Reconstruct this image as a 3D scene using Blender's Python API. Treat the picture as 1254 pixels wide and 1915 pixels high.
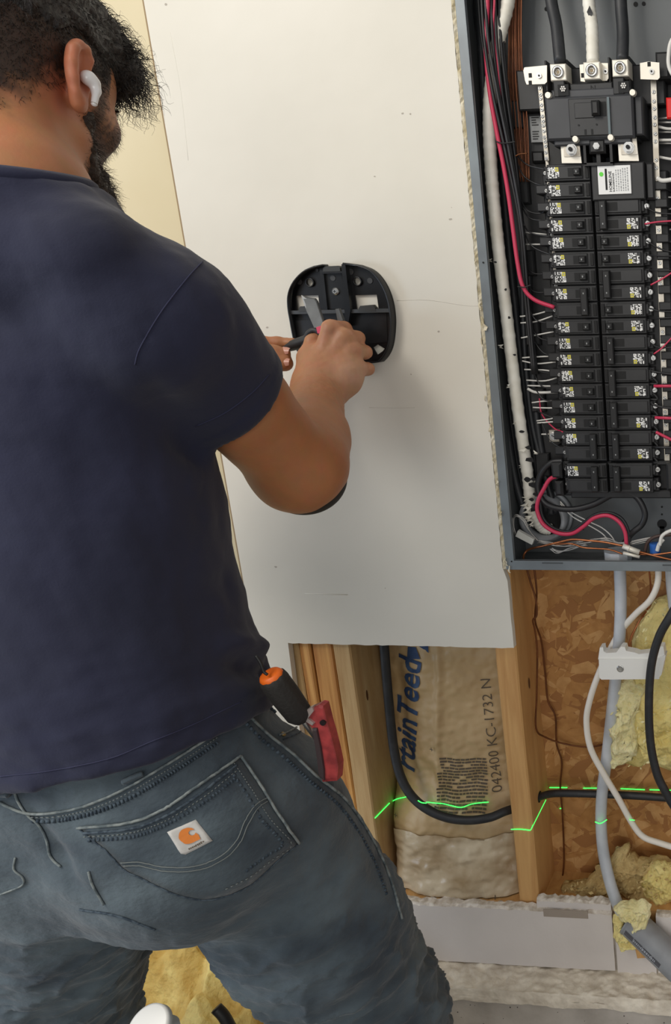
import bpy, bmesh, math, random
import numpy as np
from mathutils import Vector, Matrix, noise
from mathutils.bvhtree import BVHTree
random.seed(4)
for o in list(bpy.data.objects): bpy.data.objects.remove(o)
SC = bpy.context.scene
COL = SC.collection
# ---------------------------------------------------------------- camera, light, exposure
CAM = np.array([0.56098, -1.33284, 1.44890])
RR = np.array([0.99490587, 0.09853877, -0.02127013])
UU = np.array([-0.0040068, 0.2494831, 0.96837086])
FF = np.array([-0.10072861, 0.96335263, -0.24860703])
FPX, CX, CY = 1604.67, 1366.33, 957.0      # 1254x1915 frame, cropped from a wider photograph
cam = bpy.data.cameras.new('camera'); camo = bpy.data.objects.new('camera', cam); COL.objects.link(camo)
cam.sensor_fit = 'VERTICAL'; cam.sensor_height = 36.0; cam.lens = FPX/1915*36.0
cam.shift_x = -(CX-627)/1915; cam.shift_y = (CY-957.5)/1915
cam.clip_start = 0.02; cam.clip_end = 50
M4 = Matrix.Identity(4)
for i in range(3):
    M4[i][0] = RR[i]; M4[i][1] = UU[i]; M4[i][2] = -FF[i]; M4[i][3] = CAM[i]
camo.matrix_world = M4
SC.camera = camo
w = bpy.data.worlds.new('world'); SC.world = w; w.use_nodes = True
w.node_tree.nodes['Background'].inputs[0].default_value = (1.0, 0.985, 0.96, 1)
w.node_tree.nodes['Background'].inputs[1].default_value = 0.39
def area(name, loc, target, size, power, color, sy=None):
    l = bpy.data.lights.new(name, 'AREA'); l.energy = power; l.color = color
    l.shape = 'RECTANGLE'; l.size = size; l.size_y = sy or size
    o = bpy.data.objects.new(name, l); COL.objects.link(o); o.location = loc
    o.rotation_euler = (Vector(target)-Vector(loc)).to_track_quat('-Z', 'Y').to_euler()
    return o
area('garage_door_light', (1.0, -4.6, 1.7), (0, 0, 1.0), 3.0, 42, (1.0, 0.985, 0.96), 1.8)
area('ceiling_light', (-1.0, -1.8, 2.85), (-0.2, -.1, 1.0), 1.5, 44, (1.0, 0.955, 0.88), 1.1)
area('side_window_light', (-3.2, -2.2, 1.0), (-0.5, -0.6, 0.7), 1.0, 30, (0.62, 0.78, 1.0), 1.0)
SC.view_settings.view_transform = 'Standard'; SC.view_settings.look = 'None'
SC.view_settings.exposure = 0.0; SC.view_settings.gamma = 1.0
SC.view_settings.use_curve_mapping = False

# ---------------------------------------------------------------- helpers
def ray(px, py):
    d = FF + RR*(px-CX)/FPX - UU*(py-CY)/FPX
    return d/np.linalg.norm(d)
def at(px, py, Y):                                   # where a measured sight line meets the vertical plane y = Y
    d = ray(px, py); t = (Y-CAM[1])/d[1]
    return CAM+d*t
def X(px, py, Y): return at(px, py, Y)[0]
def Z(px, py, Y): return at(px, py, Y)[2]
def srgb(c):
    return tuple(((v/255+0.055)/1.055)**2.4 if v > 10 else v/255/12.92 for v in c)
def mat(name, c, rough=0.6, metal=0.0, c2=None, scale=8.0, detail=4.0, lo=0.35, hi=0.65, bump=0.0, bscale=None,
        stretch=None, coat=0.0, spec=0.5, subs=0.0, bdist=0.002, kind='noise', sheen=0.0, rnd=None):
    m = bpy.data.materials.new(name); m.use_nodes = True
    nt = m.node_tree; N = nt.nodes; L = nt.links; b = N['Principled BSDF']
    b.inputs['Roughness'].default_value = rough; b.inputs['Metallic'].default_value = metal
    b.inputs['Coat Weight'].default_value = coat; b.inputs['Specular IOR Level'].default_value = spec
    b.inputs['Sheen Weight'].default_value = sheen
    if subs: b.inputs['Subsurface Weight'].default_value = subs; b.inputs['Subsurface Radius'].default_value = (0.012, 0.005, 0.003)
    col = srgb(c)+(1,)
    b.inputs['Base Color'].default_value = col
    tc = N.new('ShaderNodeTexCoord'); mp = N.new('ShaderNodeMapping'); L.new(tc.outputs['Object'], mp.inputs['Vector'])
    if stretch: mp.inputs['Scale'].default_value = stretch
    if c2 is not None:
        if kind == 'noise':
            t = N.new('ShaderNodeTexNoise'); t.inputs['Scale'].default_value = scale; t.inputs['Detail'].default_value = detail
            out = t.outputs['Fac']
        elif kind == 'wood':
            t = N.new('ShaderNodeTexNoise'); t.inputs['Scale'].default_value = scale; t.inputs['Detail'].default_value = 6
            t.inputs['Distortion'].default_value = 1.2
            out = t.outputs['Fac']
        elif kind == 'voronoi':
            t = N.new('ShaderNodeTexVoronoi'); t.inputs['Scale'].default_value = scale
            out = t.outputs['Distance']
        L.new(mp.outputs['Vector'], t.inputs['Vector'])
        r = N.new('ShaderNodeValToRGB'); r.color_ramp.elements[0].position = lo; r.color_ramp.elements[1].position = hi
        r.color_ramp.elements[0].color = col; r.color_ramp.elements[1].color = srgb(c2)+(1,)
        L.new(out, r.inputs['Fac']); L.new(r.outputs['Color'], b.inputs['Base Color'])
    if bump:
        t2 = N.new('ShaderNodeTexNoise'); t2.inputs['Scale'].default_value = bscale or scale; t2.inputs['Detail'].default_value = 5
        L.new(mp.outputs['Vector'], t2.inputs['Vector'])
        bp = N.new('ShaderNodeBump'); bp.inputs['Strength'].default_value = bump; bp.inputs['Distance'].default_value = bdist
        L.new(t2.outputs['Fac'], bp.inputs['Height']); L.new(bp.outputs['Normal'], b.inputs['Normal'])
    return m
def emis(name, c, s):
    m = bpy.data.materials.new(name); m.use_nodes = True
    b = m.node_tree.nodes['Principled BSDF']; b.inputs['Base Color'].default_value = srgb(c)+(1,)
    b.inputs['Emission Color'].default_value = srgb(c)+(1,); b.inputs['Emission Strength'].default_value = s
    return m
def tag(o, label=None, cat=None, group=None, kind=None):
    if label: o['label'] = label
    if cat: o['category'] = cat
    if group: o['group'] = group
    if kind: o['kind'] = kind
    return o
def empty(name, loc=(0, 0, 0)):
    o = bpy.data.objects.new(name, None); o.location = loc; o.empty_display_size = 0.03; COL.objects.link(o); return o
def wloc(o):                                          # world place of an unrotated parent
    if o.parent is None: return o.location.copy()
    return wloc(o.parent)+o.matrix_parent_inverse.translation+o.location
def par(o, p):
    if p is not None:
        o.parent = p
        o.matrix_parent_inverse = Matrix.Translation(-wloc(p))
    return o
def link(name, me, mats, parent=None, smooth=False):
    o = bpy.data.objects.new(name, me); COL.objects.link(o)
    for m in (mats if isinstance(mats, (list, tuple)) else [mats]): me.materials.append(m)
    if smooth:
        me.polygons.foreach_set('use_smooth', [True]*len(me.polygons))
    par(o, parent); return o
def pymesh(name, v, f, mats, parent=None, smooth=False, mi=None):
    me = bpy.data.meshes.new(name); me.from_pydata([tuple(map(float, q)) for q in v], [], [tuple(q) for q in f])
    if mi is not None: me.polygons.foreach_set('material_index', mi)
    o = link(name, me, mats, parent, smooth); me.update(); return o
def catmull(P, n=6):
    P = [np.array(p, float) for p in P]
    if len(P) < 3: return P
    Q = [2*P[0]-P[1]]+P+[2*P[-1]-P[-2]]; out = []
    for i in range(1, len(Q)-2):
        a, b, c, d = Q[i-1:i+3]
        for k in range(n):
            t = k/n
            out.append(0.5*((2*b)+(-a+c)*t+(2*a-5*b+4*c-d)*t*t+(-a+3*b-3*c+d)*t**3))
    out.append(P[-1]); return out
class MB:
    """collects boxes, tubes, prisms, discs into one mesh"""
    def __init__(s): s.v = []; s.f = []; s.m = []; s.sm = []
    def add(s, v, f, m=0, sm=False):
        n = len(s.v); s.v += [tuple(map(float, q)) for q in v]
        s.f += [tuple(i+n for i in q) for q in f]; s.m += [m]*len(f); s.sm += [sm]*len(f); return s
    def box(s, x0, x1, y0, y1, z0, z1, m=0, bev=0.0, rot=0.0):
        if x0 > x1: x0, x1 = x1, x0
        if bev <= 0:
            v = [(x, y, z) for x in (x0, x1) for y in (y0, y1) for z in (z0, z1)]
            f = [(0, 1, 3, 2), (4, 6, 7, 5), (0, 4, 5, 1), (2, 3, 7, 6), (0, 2, 6, 4), (1, 5, 7, 3)]
        else:                                          # front (-y) edges chamfered
            b = bev
            v = [(x0+b, y0, z0+b), (x1-b, y0, z0+b), (x1-b, y0, z1-b), (x0+b, y0, z1-b),
                 (x0, y0+b, z0), (x1, y0+b, z0), (x1, y0+b, z1), (x0, y0+b, z1),
                 (x0, y1, z0), (x1, y1, z0), (x1, y1, z1), (x0, y1, z1)]
            f = [(0, 1, 2, 3)]+[(a, 4+a, 4+(a+1) % 4, (a+1) % 4)[::1] for a in range(4)]+[(4+a, 8+a, 8+(a+1) % 4, 4+(a+1) % 4) for a in range(4)]+[(11, 10, 9, 8)]
        if rot:
            cx, cz = (x0+x1)/2, (z0+z1)/2; c, q = math.cos(rot), math.sin(rot)
            v = [(cx+(x-cx)*c-(z-cz)*q, y, cz+(x-cx)*q+(z-cz)*c) for x, y, z in v]
        return s.add(v, f, m)
    def prism(s, poly, y0, y1, m=0):                   # poly in (x, z)
        n = len(poly)
        v = [(x, y0, z) for x, z in poly]+[(x, y1, z) for x, z in poly]
        f = [tuple(range(n)), tuple(range(2*n-1, n-1, -1))]+[(i, n+i, n+(i+1) % n, (i+1) % n) for i in range(n)]
        return s.add(v, f, m)
    def disc(s, c, r, y0, y1, m=0, n=16, r2=None):      # cylinder along y
        r2 = r if r2 is None else r2
        v = [(c[0]+r*math.cos(2*math.pi*i/n), y0, c[1]+r*math.sin(2*math.pi*i/n)) for i in range(n)]
        v += [(c[0]+r2*math.cos(2*math.pi*i/n), y1, c[1]+r2*math.sin(2*math.pi*i/n)) for i in range(n)]
        f = [tuple(range(n)), tuple(range(2*n-1, n-1, -1))]+[(i, n+i, n+(i+1) % n, (i+1) % n) for i in range(n)]
        return s.add(v, f, m)
    def ring(s, c, r0, r1, y0, y1, m=0, n=24):
        v = []
        for (r, y) in ((r0, y0), (r1, y0), (r1, y1), (r0, y1)):
            v += [(c[0]+r*math.cos(2*math.pi*i/n), y, c[1]+r*math.sin(2*math.pi*i/n)) for i in range(n)]
        f = []
        for k in range(4):
            for i in range(n):
                a, b = k*n, ((k+1) % 4)*n
                f.append((a+i, a+(i+1) % n, b+(i+1) % n, b+i))
        return s.add(v, f, m, True)
    def tube(s, P, r, sides=10, m=0, n=6, cap=True):
        P = [np.array(p, float) for p in P]
        if len(P) > 2 and n > 1: Q = catmull(P, n)
        else: Q = P
        if not hasattr(r, '__len__'): R = [r]*len(Q)
        else: R = np.interp(np.linspace(0, 1, len(Q)), np.linspace(0, 1, len(r)), r)
        T = [Q[min(i+1, len(Q)-1)]-Q[max(i-1, 0)] for i in range(len(Q))]
        T = [t/(np.linalg.norm(t)+1e-12) for t in T]
        up = np.array([0, 0, 1.0]) if abs(T[0][2]) < 0.9 else np.array([1.0, 0, 0])
        a = np.cross(T[0], up); a /= np.linalg.norm(a); v = []
        for q, t, rr in zip(Q, T, R):
            a = a-t*(a@t); a /= np.linalg.norm(a)+1e-12; b = np.cross(t, a)
            for k in range(sides):
                an = 2*math.pi*k/sides; v.append(q+rr*(a*math.cos(an)+b*math.sin(an)))
        f = []
        for i in range(len(Q)-1):
            for k in range(sides):
                f.append((i*sides+k, i*sides+(k+1) % sides, (i+1)*sides+(k+1) % sides, (i+1)*sides+k))
        if cap: f += [tuple(range(sides))[::-1], tuple((len(Q)-1)*sides+k for k in range(sides))]
        return s.add(v, f, m, True)
    def build(s, name, mats, parent=None, smooth=None):
        me = bpy.data.meshes.new(name); me.from_pydata(s.v, [], s.f)
        me.polygons.foreach_set('material_index', s.m); me.polygons.foreach_set('use_smooth', s.sm)
        bm = bmesh.new(); bm.from_mesh(me); bmesh.ops.recalc_face_normals(bm, faces=bm.faces); bm.to_mesh(me); bm.free()
        o = link(name, me, mats, parent)
        if smooth: me.polygons.foreach_set('use_smooth', [True]*len(me.polygons))
        return o
def pts(L, Y): return [at(p[0], p[1], p[2] if len(p) > 2 else Y) for p in L]
def text_mesh(txt, size, mat_, name, parent, fn, extrude=0.0, seg=0.0, shear=0.0, sx=1.0, off=0.0):
    """built-in font outlines; fn maps (u, v) to a point of the surface the print lies on"""
    cu = bpy.data.curves.new('t', 'FONT'); cu.body = txt; cu.size = size; cu.offset = off; cu.shear = shear
    cu.resolution_u = 3
    to = bpy.data.objects.new('t', cu); COL.objects.link(to)
    dg = bpy.context.evaluated_depsgraph_get(); me = bpy.data.meshes.new_from_object(to.evaluated_get(dg))
    bpy.data.objects.remove(to)
    if seg:
        bm = bmesh.new(); bm.from_mesh(me)
        for k in range(3):
            e = [q for q in bm.edges if q.calc_length() > seg]
            if e: bmesh.ops.subdivide_edges(bm, edges=e, cuts=1)
            bmesh.ops.triangulate(bm, faces=bm.faces)
        bm.to_mesh(me); bm.free()
    for v in me.vertices:
        v.co = Vector(fn(v.co.x*sx, v.co.y))
    me.name = name
    return link(name, me, mat_, parent)
def fb(P, seed, freq, octs=3, gain=0.55):
    """cheap smooth noise: sums of sines with random directions, P (n,3) -> (n,)"""
    rs = np.random.RandomState(seed); o = np.zeros(len(P)); a = 1.0; k = freq
    for _ in range(octs):
        for j in range(5):
            d = rs.normal(size=3); d /= np.linalg.norm(d)
            w2 = rs.normal(size=3)
            o += a*np.sin((P@d)*k*6.28+rs.rand()*6.28+1.3*np.sin((P@w2)*k*3+rs.rand()*6))/5
        a *= gain; k *= 2.03
    return o
# ---------------------------------------------------------------- materials
M_paint = mat('white_paint', (226, 221, 209), 0.75, c2=(215, 210, 197), scale=2.2, bump=0.25, bscale=35)
M_gyp = mat('gypsum', (226, 218, 196), 0.9, c2=(192, 178, 142), scale=60, bump=0.8, bscale=120)
M_cream = mat('cream_paint', (216, 203, 170), 0.75, c2=(208, 193, 156), scale=3, bump=0.2, bscale=30)
M_grey_dw = mat('drywall_grey', (222, 215, 210), 0.85, c2=(210, 203, 198), scale=5, bump=0.35, bscale=60)
M_torn = mat('torn_paper', (228, 220, 210), 0.95, c2=(178, 165, 150), scale=70, bump=1.0, bscale=110)
M_stud = mat('pine', (214, 168, 108), 0.7, c2=(190, 140, 84), scale=7, kind='wood', stretch=(9, 3, 0.55), lo=0.3, hi=0.7, bump=0.3, bscale=60)
M_stud2 = mat('pine_orange', (214, 160, 92), 0.65, c2=(172, 112, 54), scale=6, kind='wood', stretch=(14, 3, 0.4), lo=0.35, hi=0.62, bump=0.3, bscale=60)
M_stud3 = mat('pine_pale', (206, 176, 128), 0.75, c2=(178, 140, 92), scale=7, kind='wood', stretch=(10, 3, 0.6), lo=0.3, hi=0.7, bump=0.3, bscale=60)
M_osb = mat('osb', (196, 144, 88), 0.75, c2=(160, 112, 62), scale=20, detail=5, bump=0.4, bscale=40)
M_flake1 = mat('osb_flake_light', (206, 160, 104), 0.7, c2=(186, 138, 82), scale=40, bump=0.3, bscale=90)
M_flake2 = mat('osb_flake_mid', (188, 138, 80), 0.7, c2=(168, 118, 64), scale=40, bump=0.3, bscale=90)
M_flake3 = mat('osb_flake_dark', (160, 110, 62), 0.75)
M_conc = mat('concrete', (196, 188, 178), 0.92, c2=(168, 160, 150), scale=12, detail=8, bump=0.7, bscale=80)
M_stucco = mat('plaster_ledge', (238, 228, 210), 0.95, c2=(206, 194, 176), scale=30, bump=1.0, bscale=70, bdist=0.004)
M_floor = mat('concrete_floor', (150, 146, 140), 0.9, c2=(128, 124, 118), scale=6, bump=0.4, bscale=50)
M_kraft = mat('kraft_paper', (200, 172, 130), 0.5, c2=(176, 148, 106), scale=9, detail=6, bump=0.7, bscale=26, bdist=0.003)
M_kraft2 = mat('kraft_shiny', (214, 198, 170), 0.36, c2=(158, 132, 96), scale=9, detail=7, bump=0.9, bscale=30, bdist=0.004)
M_inkblue = mat('ink_blue', (30, 54, 92), 0.6, c2=(48, 74, 108), scale=60)
M_ink = mat('ink_dark', (92, 80, 66), 0.8)
M_glass = mat('fibreglass_yellow', (242, 228, 160), 0.95, c2=(222, 202, 126), scale=14, detail=8, bump=1.0, bscale=90, bdist=0.006, subs=0.15)
M_glass2 = mat('fibreglass_tan', (216, 192, 136), 0.95, c2=(178, 146, 92), scale=18, detail=8, bump=1.0, bscale=90, bdist=0.006)
M_glass3 = mat('fibreglass_pale', (244, 236, 188), 0.95, c2=(222, 210, 152), scale=24, detail=8, bump=1.0, bscale=120, bdist=0.005, subs=0.15)
M_box = mat('panel_grey', (98, 101, 102), 0.42, metal=0.15, c2=(94, 98, 100), scale=9, bump=0.05, bscale=200)
M_lip = mat('panel_grey_lip', (128, 136, 140), 0.38, metal=0.15, c2=(114, 120, 124), scale=14)
M_blk = mat('black_plastic', (38, 38, 39), 0.5, c2=(30, 30, 31), scale=30)
M_blk2 = mat('black_plastic_dark', (22, 22, 23), 0.5)
M_blkm = mat('black_breaker', (44, 44, 45), 0.45, c2=(37, 37, 38), scale=40)
M_hole = mat('slot_black', (10, 10, 11), 0.7)
M_metal = mat('tinned_metal', (214, 208, 196), 0.32, metal=0.85, c2=(176, 168, 154), scale=40)
M_plate = mat('tinned_plate', (232, 226, 212), 0.45, metal=0.35)
M_screw = mat('steel_screw', (200, 200, 198), 0.28, metal=0.9)
M_lab = mat('label_white', (232, 232, 230), 0.5)
M_labg = mat('label_grey', (150, 152, 152), 0.5)
M_laby = mat('label_yellow', (206, 196, 76), 0.5)
M_green = mat('dot_green', (96, 214, 60), 0.5)
M_wblk = mat('wire_black', (40, 40, 42), 0.42, c2=(32, 32, 34), scale=50)
M_cblk = mat('cable_black', (38, 40, 43), 0.5, c2=(58, 58, 60), scale=60, lo=0.5, hi=0.9)
M_red = mat('wire_red', (196, 52, 84), 0.4)
M_redt = mat('tag_red', (214, 34, 30), 0.4)
M_white = mat('wire_white', (222, 220, 214), 0.45)
M_tape = mat('white_tape', (242, 239, 228), 0.5, c2=(226, 221, 206), scale=30, bump=0.3, bscale=80)
M_greyc = mat('cable_grey', (200, 204, 209), 0.5, c2=(176, 181, 188), scale=20)
M_conduit = mat('conduit_grey', (152, 156, 160), 0.5, c2=(132, 134, 138), scale=18)
M_cop = mat('copper', (196, 128, 88), 0.35, metal=0.85, c2=(150, 88, 54), scale=30)
M_copd = mat('copper_dull', (124, 76, 42), 0.5, metal=0.5, c2=(96, 56, 30), scale=40)
M_bare = mat('bare_strand', (190, 188, 184), 0.4, metal=0.6)
M_dgreen = mat('wire_green', (20, 66, 54), 0.5)
M_wplast = mat('white_plastic', (232, 231, 226), 0.4)
M_blue = mat('blue_plastic', (40, 96, 176), 0.4)
M_laser = emis('laser_green', (60, 255, 90), 2.2)

# ---------------------------------------------------------------- the wall
H0 = Z(740, 1207, 0)                   # bottom edge of the drywall, about 0.86 m up
wall = empty('wall_back', (0, 0, 0)); tag(wall, kind='structure', label='open stud wall with painted drywall above and bare sheathing below')
XA = -0.439
# osb sheathing: core board plus many loose flakes pressed into its face
osb = MB().box(-1.9, 1.4, 0.112, 0.124, 0.2, 2.6).build('sheathing_board', M_osb, wall)
rs = random.Random(9); fl = [MB(), MB(), MB()]
for i in range(900):
    cx = rs.uniform(0.03, 0.44); cz = rs.uniform(0.30, 1.02); a = rs.uniform(0, math.pi) if rs.random() < .6 else rs.gauss(0.5, 0.4)
    L = rs.uniform(0.012, 0.045); W = rs.uniform(0.005, 0.018); k = rs.choice([0, 1, 1, 2])
    ux, uz = math.cos(a), math.sin(a); y = 0.1120-rs.uniform(0.0002, 0.0012)
    n = 8; poly = []
    for (s, t) in ((-1, -.6), (-.6, -1), (.5, -1), (1, -.4), (.9, .5), (.4, 1), (-.5, .9), (-1, .5)):
        s *= rs.uniform(.8, 1.15)*L; t *= rs.uniform(.75, 1.2)*W
        poly.append((cx+s*ux-t*uz, cz+s*uz+t*ux))
    tl = rs.uniform(-0.0006, 0.0006)
    v = [(x, y+tl*(j % 3-1), z) for j, (x, z) in enumerate(poly)]+[(x, 0.1125, z) for x, z in poly]
    fl[k].add(v, [tuple(range(n))]+[(j, n+j, n+(j+1) % n, (j+1) % n) for j in range(n)])
for k in range(3): tag(fl[k].build('wood_flakes', [M_flake1, M_flake2, M_flake3][k], wall), kind='stuff')
# studs
def stud(x0, x1, m, z0=0.33, z1=2.6, y0=0.013, y1=0.111):
    mb = MB(); b = 0.0025
    poly = [(x0+b, y0), (x1-b, y0), (x1, y0+b), (x1, y1), (x0, y1), (x0, y0+b)]
    n = 6; nz = 14; v = []
    for k in range(nz+1):
        z = z0+(z1-z0)*k/nz; w = 0.0008*math.sin(k*1.7+x0*90)
        v += [(x+w, y, z) for x, y in poly]
    f = [(k*n+i, k*n+(i+1) % n, (k+1)*n+(i+1) % n, (k+1)*n+i) for k in range(nz) for i in range(n)]
    f += [tuple(range(n))[::-1], tuple(nz*n+i for i in range(n))]
    return mb.add(v, f).build('stud', m, wall)
xs = [X(534, 1206, .013), X(557, 1206, .013), X(579.5, 1206, .013), X(619.6, 1206, .013), X(653.5, 1206, .013)]
stud(xs[0], xs[1]-.001, M_stud3)
stud(xs[1]+.001, xs[2]-.001, M_stud2); stud(xs[2]+.001, xs[3]-.001, M_stud2, y0=0.016); stud(xs[3]+.0015, xs[4], M_stud3)
stud(0.0, 0.0385, M_stud)
stud(0.44, 0.478, M_stud); stud(-0.80, -0.762, M_stud3); stud(0.88, 0.918, M_stud); stud(1.30, 1.338, M_stud)
kn = MB()                                   # knots and nail heads on the studs
for (px, py, Y) in ((688, 1306, 0),):
    pass
for (x, y, z) in ((xs[4]+.0006, .045, .74), (xs[4]+.0006, .07, .66), (0.0391, .06, .765)):
    c = []; n = 10
    for i in range(n):
        a = 6.283*i/n; c.append((x, y+.0035*math.cos(a), z+.011*math.sin(a)))
    kn.add(c, [tuple(range(n))])
kn.build('knot', mat('knot', (98, 62, 34), 0.7), wall)
# sole plate under the studs
MB().box(-1.9, 1.4, 0.013, 0.112, 0.29, 0.33).build('sole_plate', M_stud, wall)
# ragged edged drywall sheet with cut out bottom
def rag(p0, p1, n, amp, seed):
    q = random.Random(seed); o = []
    for i in range(n):
        t = i/n; o.append((p0[0]+(p1[0]-p0[0])*t+q.uniform(-amp, amp), p0[1]+(p1[1]-p0[1])*t+q.uniform(-amp, amp)))
    return o
XR = 0.0345; xs0 = X(536, 1206, 0)
poly = [(XA, 2.05), (XR-.004, 2.05)]
poly = [(XA, 0.22), (xs0-.004, 0.22)]
poly += rag((xs0-.003, .34), (xs0, H0), 6, .0004, 1)
poly += rag((xs0+.002, H0), (XR+.004, H0-.001), 40, .0008, 2)
poly += rag((XR+.005, H0), (XR+.004, H0+.14), 8, .0004, 3)
poly += rag((XR-.002, H0+.146), (XR-.0015, 1.96), 140, .0006, 4)
poly += [(XR-.002, 2.6), (XA, 2.6)]
MB().prism(poly, 0.0, 0.0125).build('drywall_sheet', M_paint, wall)
# left neighbour: unpainted cream sheet a little behind
MB().box(XR, 1.4, 0.0, 0.0125, 1.95, 2.6).build('drywall_sheet', M_paint, wall)
MB().box(-1.9, XA-.002, 0.006, 0.0185, 0.22, 2.6).build('drywall_sheet', M_cream, wall)
MB().box(XA-.004, XA-.0006, 0.002, 0.012, 0.22, 2.6).build('sheet_edge_shadow', mat('edge_shadow_brown', (150, 128, 96), 0.8), wall)  # thin brown strip painted in as the shadow line beside the white sheet
# crumbled gypsum between sheet and metal box
q = random.Random(3); v = []; f = []; n = 200; bx = 0.0402
zz = np.linspace(H0+.143, 1.95, n)
for i, z in enumerate(zz):
    l = XR-.001+q.uniform(-.0005, .0005); r = bx+q.uniform(-.0004, .0002)
    v += [(l, -.0006+q.uniform(-.0006, .0003), z), ((l+r)/2, .0008+q.uniform(-.0012, .0014), z), (r, .002, z), (r, .012, z), (l, .012, z)]
for i in range(n-1):
    for k in range(4): f.append((5*i+k, 5*i+k+1, 5*i+6+k, 5*i+5+k))
pymesh('gypsum_edge', v, f, M_gyp, wall)
mb = MB(); q = random.Random(8)          # torn paper chips along the edge
for (px, py, s) in ((888, 490, 6), (896, 570, 9), (902, 605, 12), (900, 640, 7), (906, 745, 5), (914, 800, 7), (921, 860, 6), (928, 905, 7), (935, 960, 6), (944, 1050, 8), (950, 1064, 7)):
    c = at(px, py, -.001); m_ = s*.0006
    P = [c+np.array([q.uniform(-.4, .4)*m_, -.0015*q.random(), -m_*1.5+3*m_*k/4]) for k in range(5)]
    Q = [p+np.array([m_*q.uniform(.4, 1.0), -.001-.002*q.random(), 0]) for p in P]
    mb.add(P+Q, [(k, k+1, 6+k, 5+k) for k in range(4)])
mb.build('torn_paper_chip', M_gyp, wall)
# faint pits and smears of the painted board
mb = MB(); q = random.Random(5)
for (px, py) in ((752, 212), (767, 213), (842, 410), (844, 388), (499, 612), (768, 700), (640, 772), (820, 620), (720, 1100), (515, 1060), (700, 330), (310, 8)):
    c = at(px, py, -.0002); r_ = q.uniform(.0008, .0022); n = 7
    mb.add([(c[0]+r_*q.uniform(.6, 1.4)*math.cos(6.28*i/n), -.0003, c[2]+r_*q.uniform(.5, 1)*math.sin(6.28*i/n)) for i in range(n)], [tuple(range(n))])
mb.build('paint_pit', mat('pit', (176, 168, 156), 0.9), wall)
mb = MB()
for L_, m_ in ((((742, 562), (800, 561), (868, 571), (905, 572)), .0008), (((690, 762), (740, 763), (775, 762)), .0007), (((570, 1110), (650, 1112)), .0012), (((318, 60), (338, 170), (352, 300)), .0005)):
    mb.tube(pts(L_, .0002), m_*.8, 5, n=4)
mb.build('putty_line', mat('putty', (214, 209, 197), 0.8), wall)

# lower drywall strip (with a torn top), the lower right pieces
B0 = Z(785, 1790, 0); BT = Z(940, 1700, 0)-.002; xr = X(1148, 1760, 0)
def strip(x0, x1, z0, z1, seed, y0=0.0, y1=0.0125, n=60, amp=.003, m=None, zfun=None):
    q = random.Random(seed); v = []; f = []
    for i in range(n+1):
        x = x0+(x1-x0)*i/n; zt = z1+q.uniform(-amp, amp)*.5+(zfun(x) if zfun else 0); bt = z0+q.uniform(-.0008, .0008)
        v += [(x, y0, bt), (x, y0, zt-.004), (x, y0+.002+q.uniform(0, .003), zt+q.uniform(-.002, .002)),
              (x, y1, zt+.002+q.uniform(-.002, .003)), (x, y1, bt)]
    for i in range(n):
        for k in range(5):
            a, b = k, (k+1) % 5
            f.append((5*i+a, 5*i+b, 5*i+5+b, 5*i+5+a))
    f += [(0, 1, 2, 3, 4), tuple(5*n+k for k in (4, 3, 2, 1, 0))]
    mi = []
    for i in range(n): mi += [0, 1, 1, 0, 0]
    mi += [1, 1]
    return pymesh('drywall_strip', v, f, [m or M_grey_dw, M_torn], wall, mi=mi)
base = strip(-0.44, xr, B0, BT+.010, 11, -.006, .008)
strip(xr+.004, xr+.004+.075, Z(1180, 1845, 0), BT-.03, 12, -.004, .008, 20)
strip(xr+.083, 1.4, Z(1235, 1815, 0), BT+.012, 13, -.006, .008, 40)
x1 = X(1005, 1690, 0); mbx = strip(x1-.002, xr-.002, BT+.006, Z(1070, 1682, .004), 14, .000, .0126, 26)
MB().box(x1+.012, xr-.045, -.0068, -.0055, BT-.004, BT+.012).build('bare_paper_patch', mat('grey_paper', (162, 150, 138), .9), wall)
# crumbs on the sole plate behind the strip
v = []; f = []; nx, ny = 90, 8
for i in range(nx+1):
    for j in range(ny+1):
        x = -0.44+(xr+.44)*i/nx; y = .006+.012*j/ny
        v.append((x, y, BT+.006+.006*noise.noise((x*60, y*90, 1))+.004*noise.noise((x*150, y*200, 4))))
f = [(i*(ny+1)+j, (i+1)*(ny+1)+j, (i+1)*(ny+1)+j+1, i*(ny+1)+j+1) for i in range(nx) for j in range(ny)]
pymesh('plaster_crumb', v, f, M_torn, wall)['kind'] = 'stuff'

# concrete foundation with rough plaster ledge
fnd = empty('foundation_wall', (0, 0, 0)); tag(fnd, kind='structure', label='low concrete foundation wall with rough plastered ledge')
def grid(name, nx, nz, fn, m, parent, smooth=True):
    v = [fn(i/nx, j/nz) for i in range(nx+1) for j in range(nz+1)]
    f = [(i*(nz+1)+j, (i+1)*(nz+1)+j, (i+1)*(nz+1)+j+1, i*(nz+1)+j+1) for i in range(nx) for j in range(nz)]
    return pymesh(name, v, f, m, parent, smooth)
zl = Z(1000, 1862, -.055); x00, x11 = -1.9, 1.4
def ledge(u, t):
    x = x00+(x11-x00)*u
    if t < .75:
        k = t/.75; y = .004-.062*k; z = B0-.004-(B0-zl-.012)*k**1.6+.0015
    else:
        k = (t-.75)/.25; y = -.058-.004*math.sin(k*1.57); z = zl+.012-.028*k
    a = 1 if t > .05 else 0
    n1 = noise.noise((x*38, y*60, z*38)); n2 = noise.noise((x*110, y*120, z*110)); n3 = noise.noise((x*9, 3, z*6))
    w = .0055*n1+.0035*n2
    edge = (.010*n3+.006*n1) if t > .9 else 0
    return (x, y-w*.6*a, z+w*a-edge)
grid('plaster_ledge', 900, 34, ledge, M_stucco, fnd)
MB().box(x00, x11, -.056, .12, 0, zl+.004).build('concrete_stem', M_conc, fnd)
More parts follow.
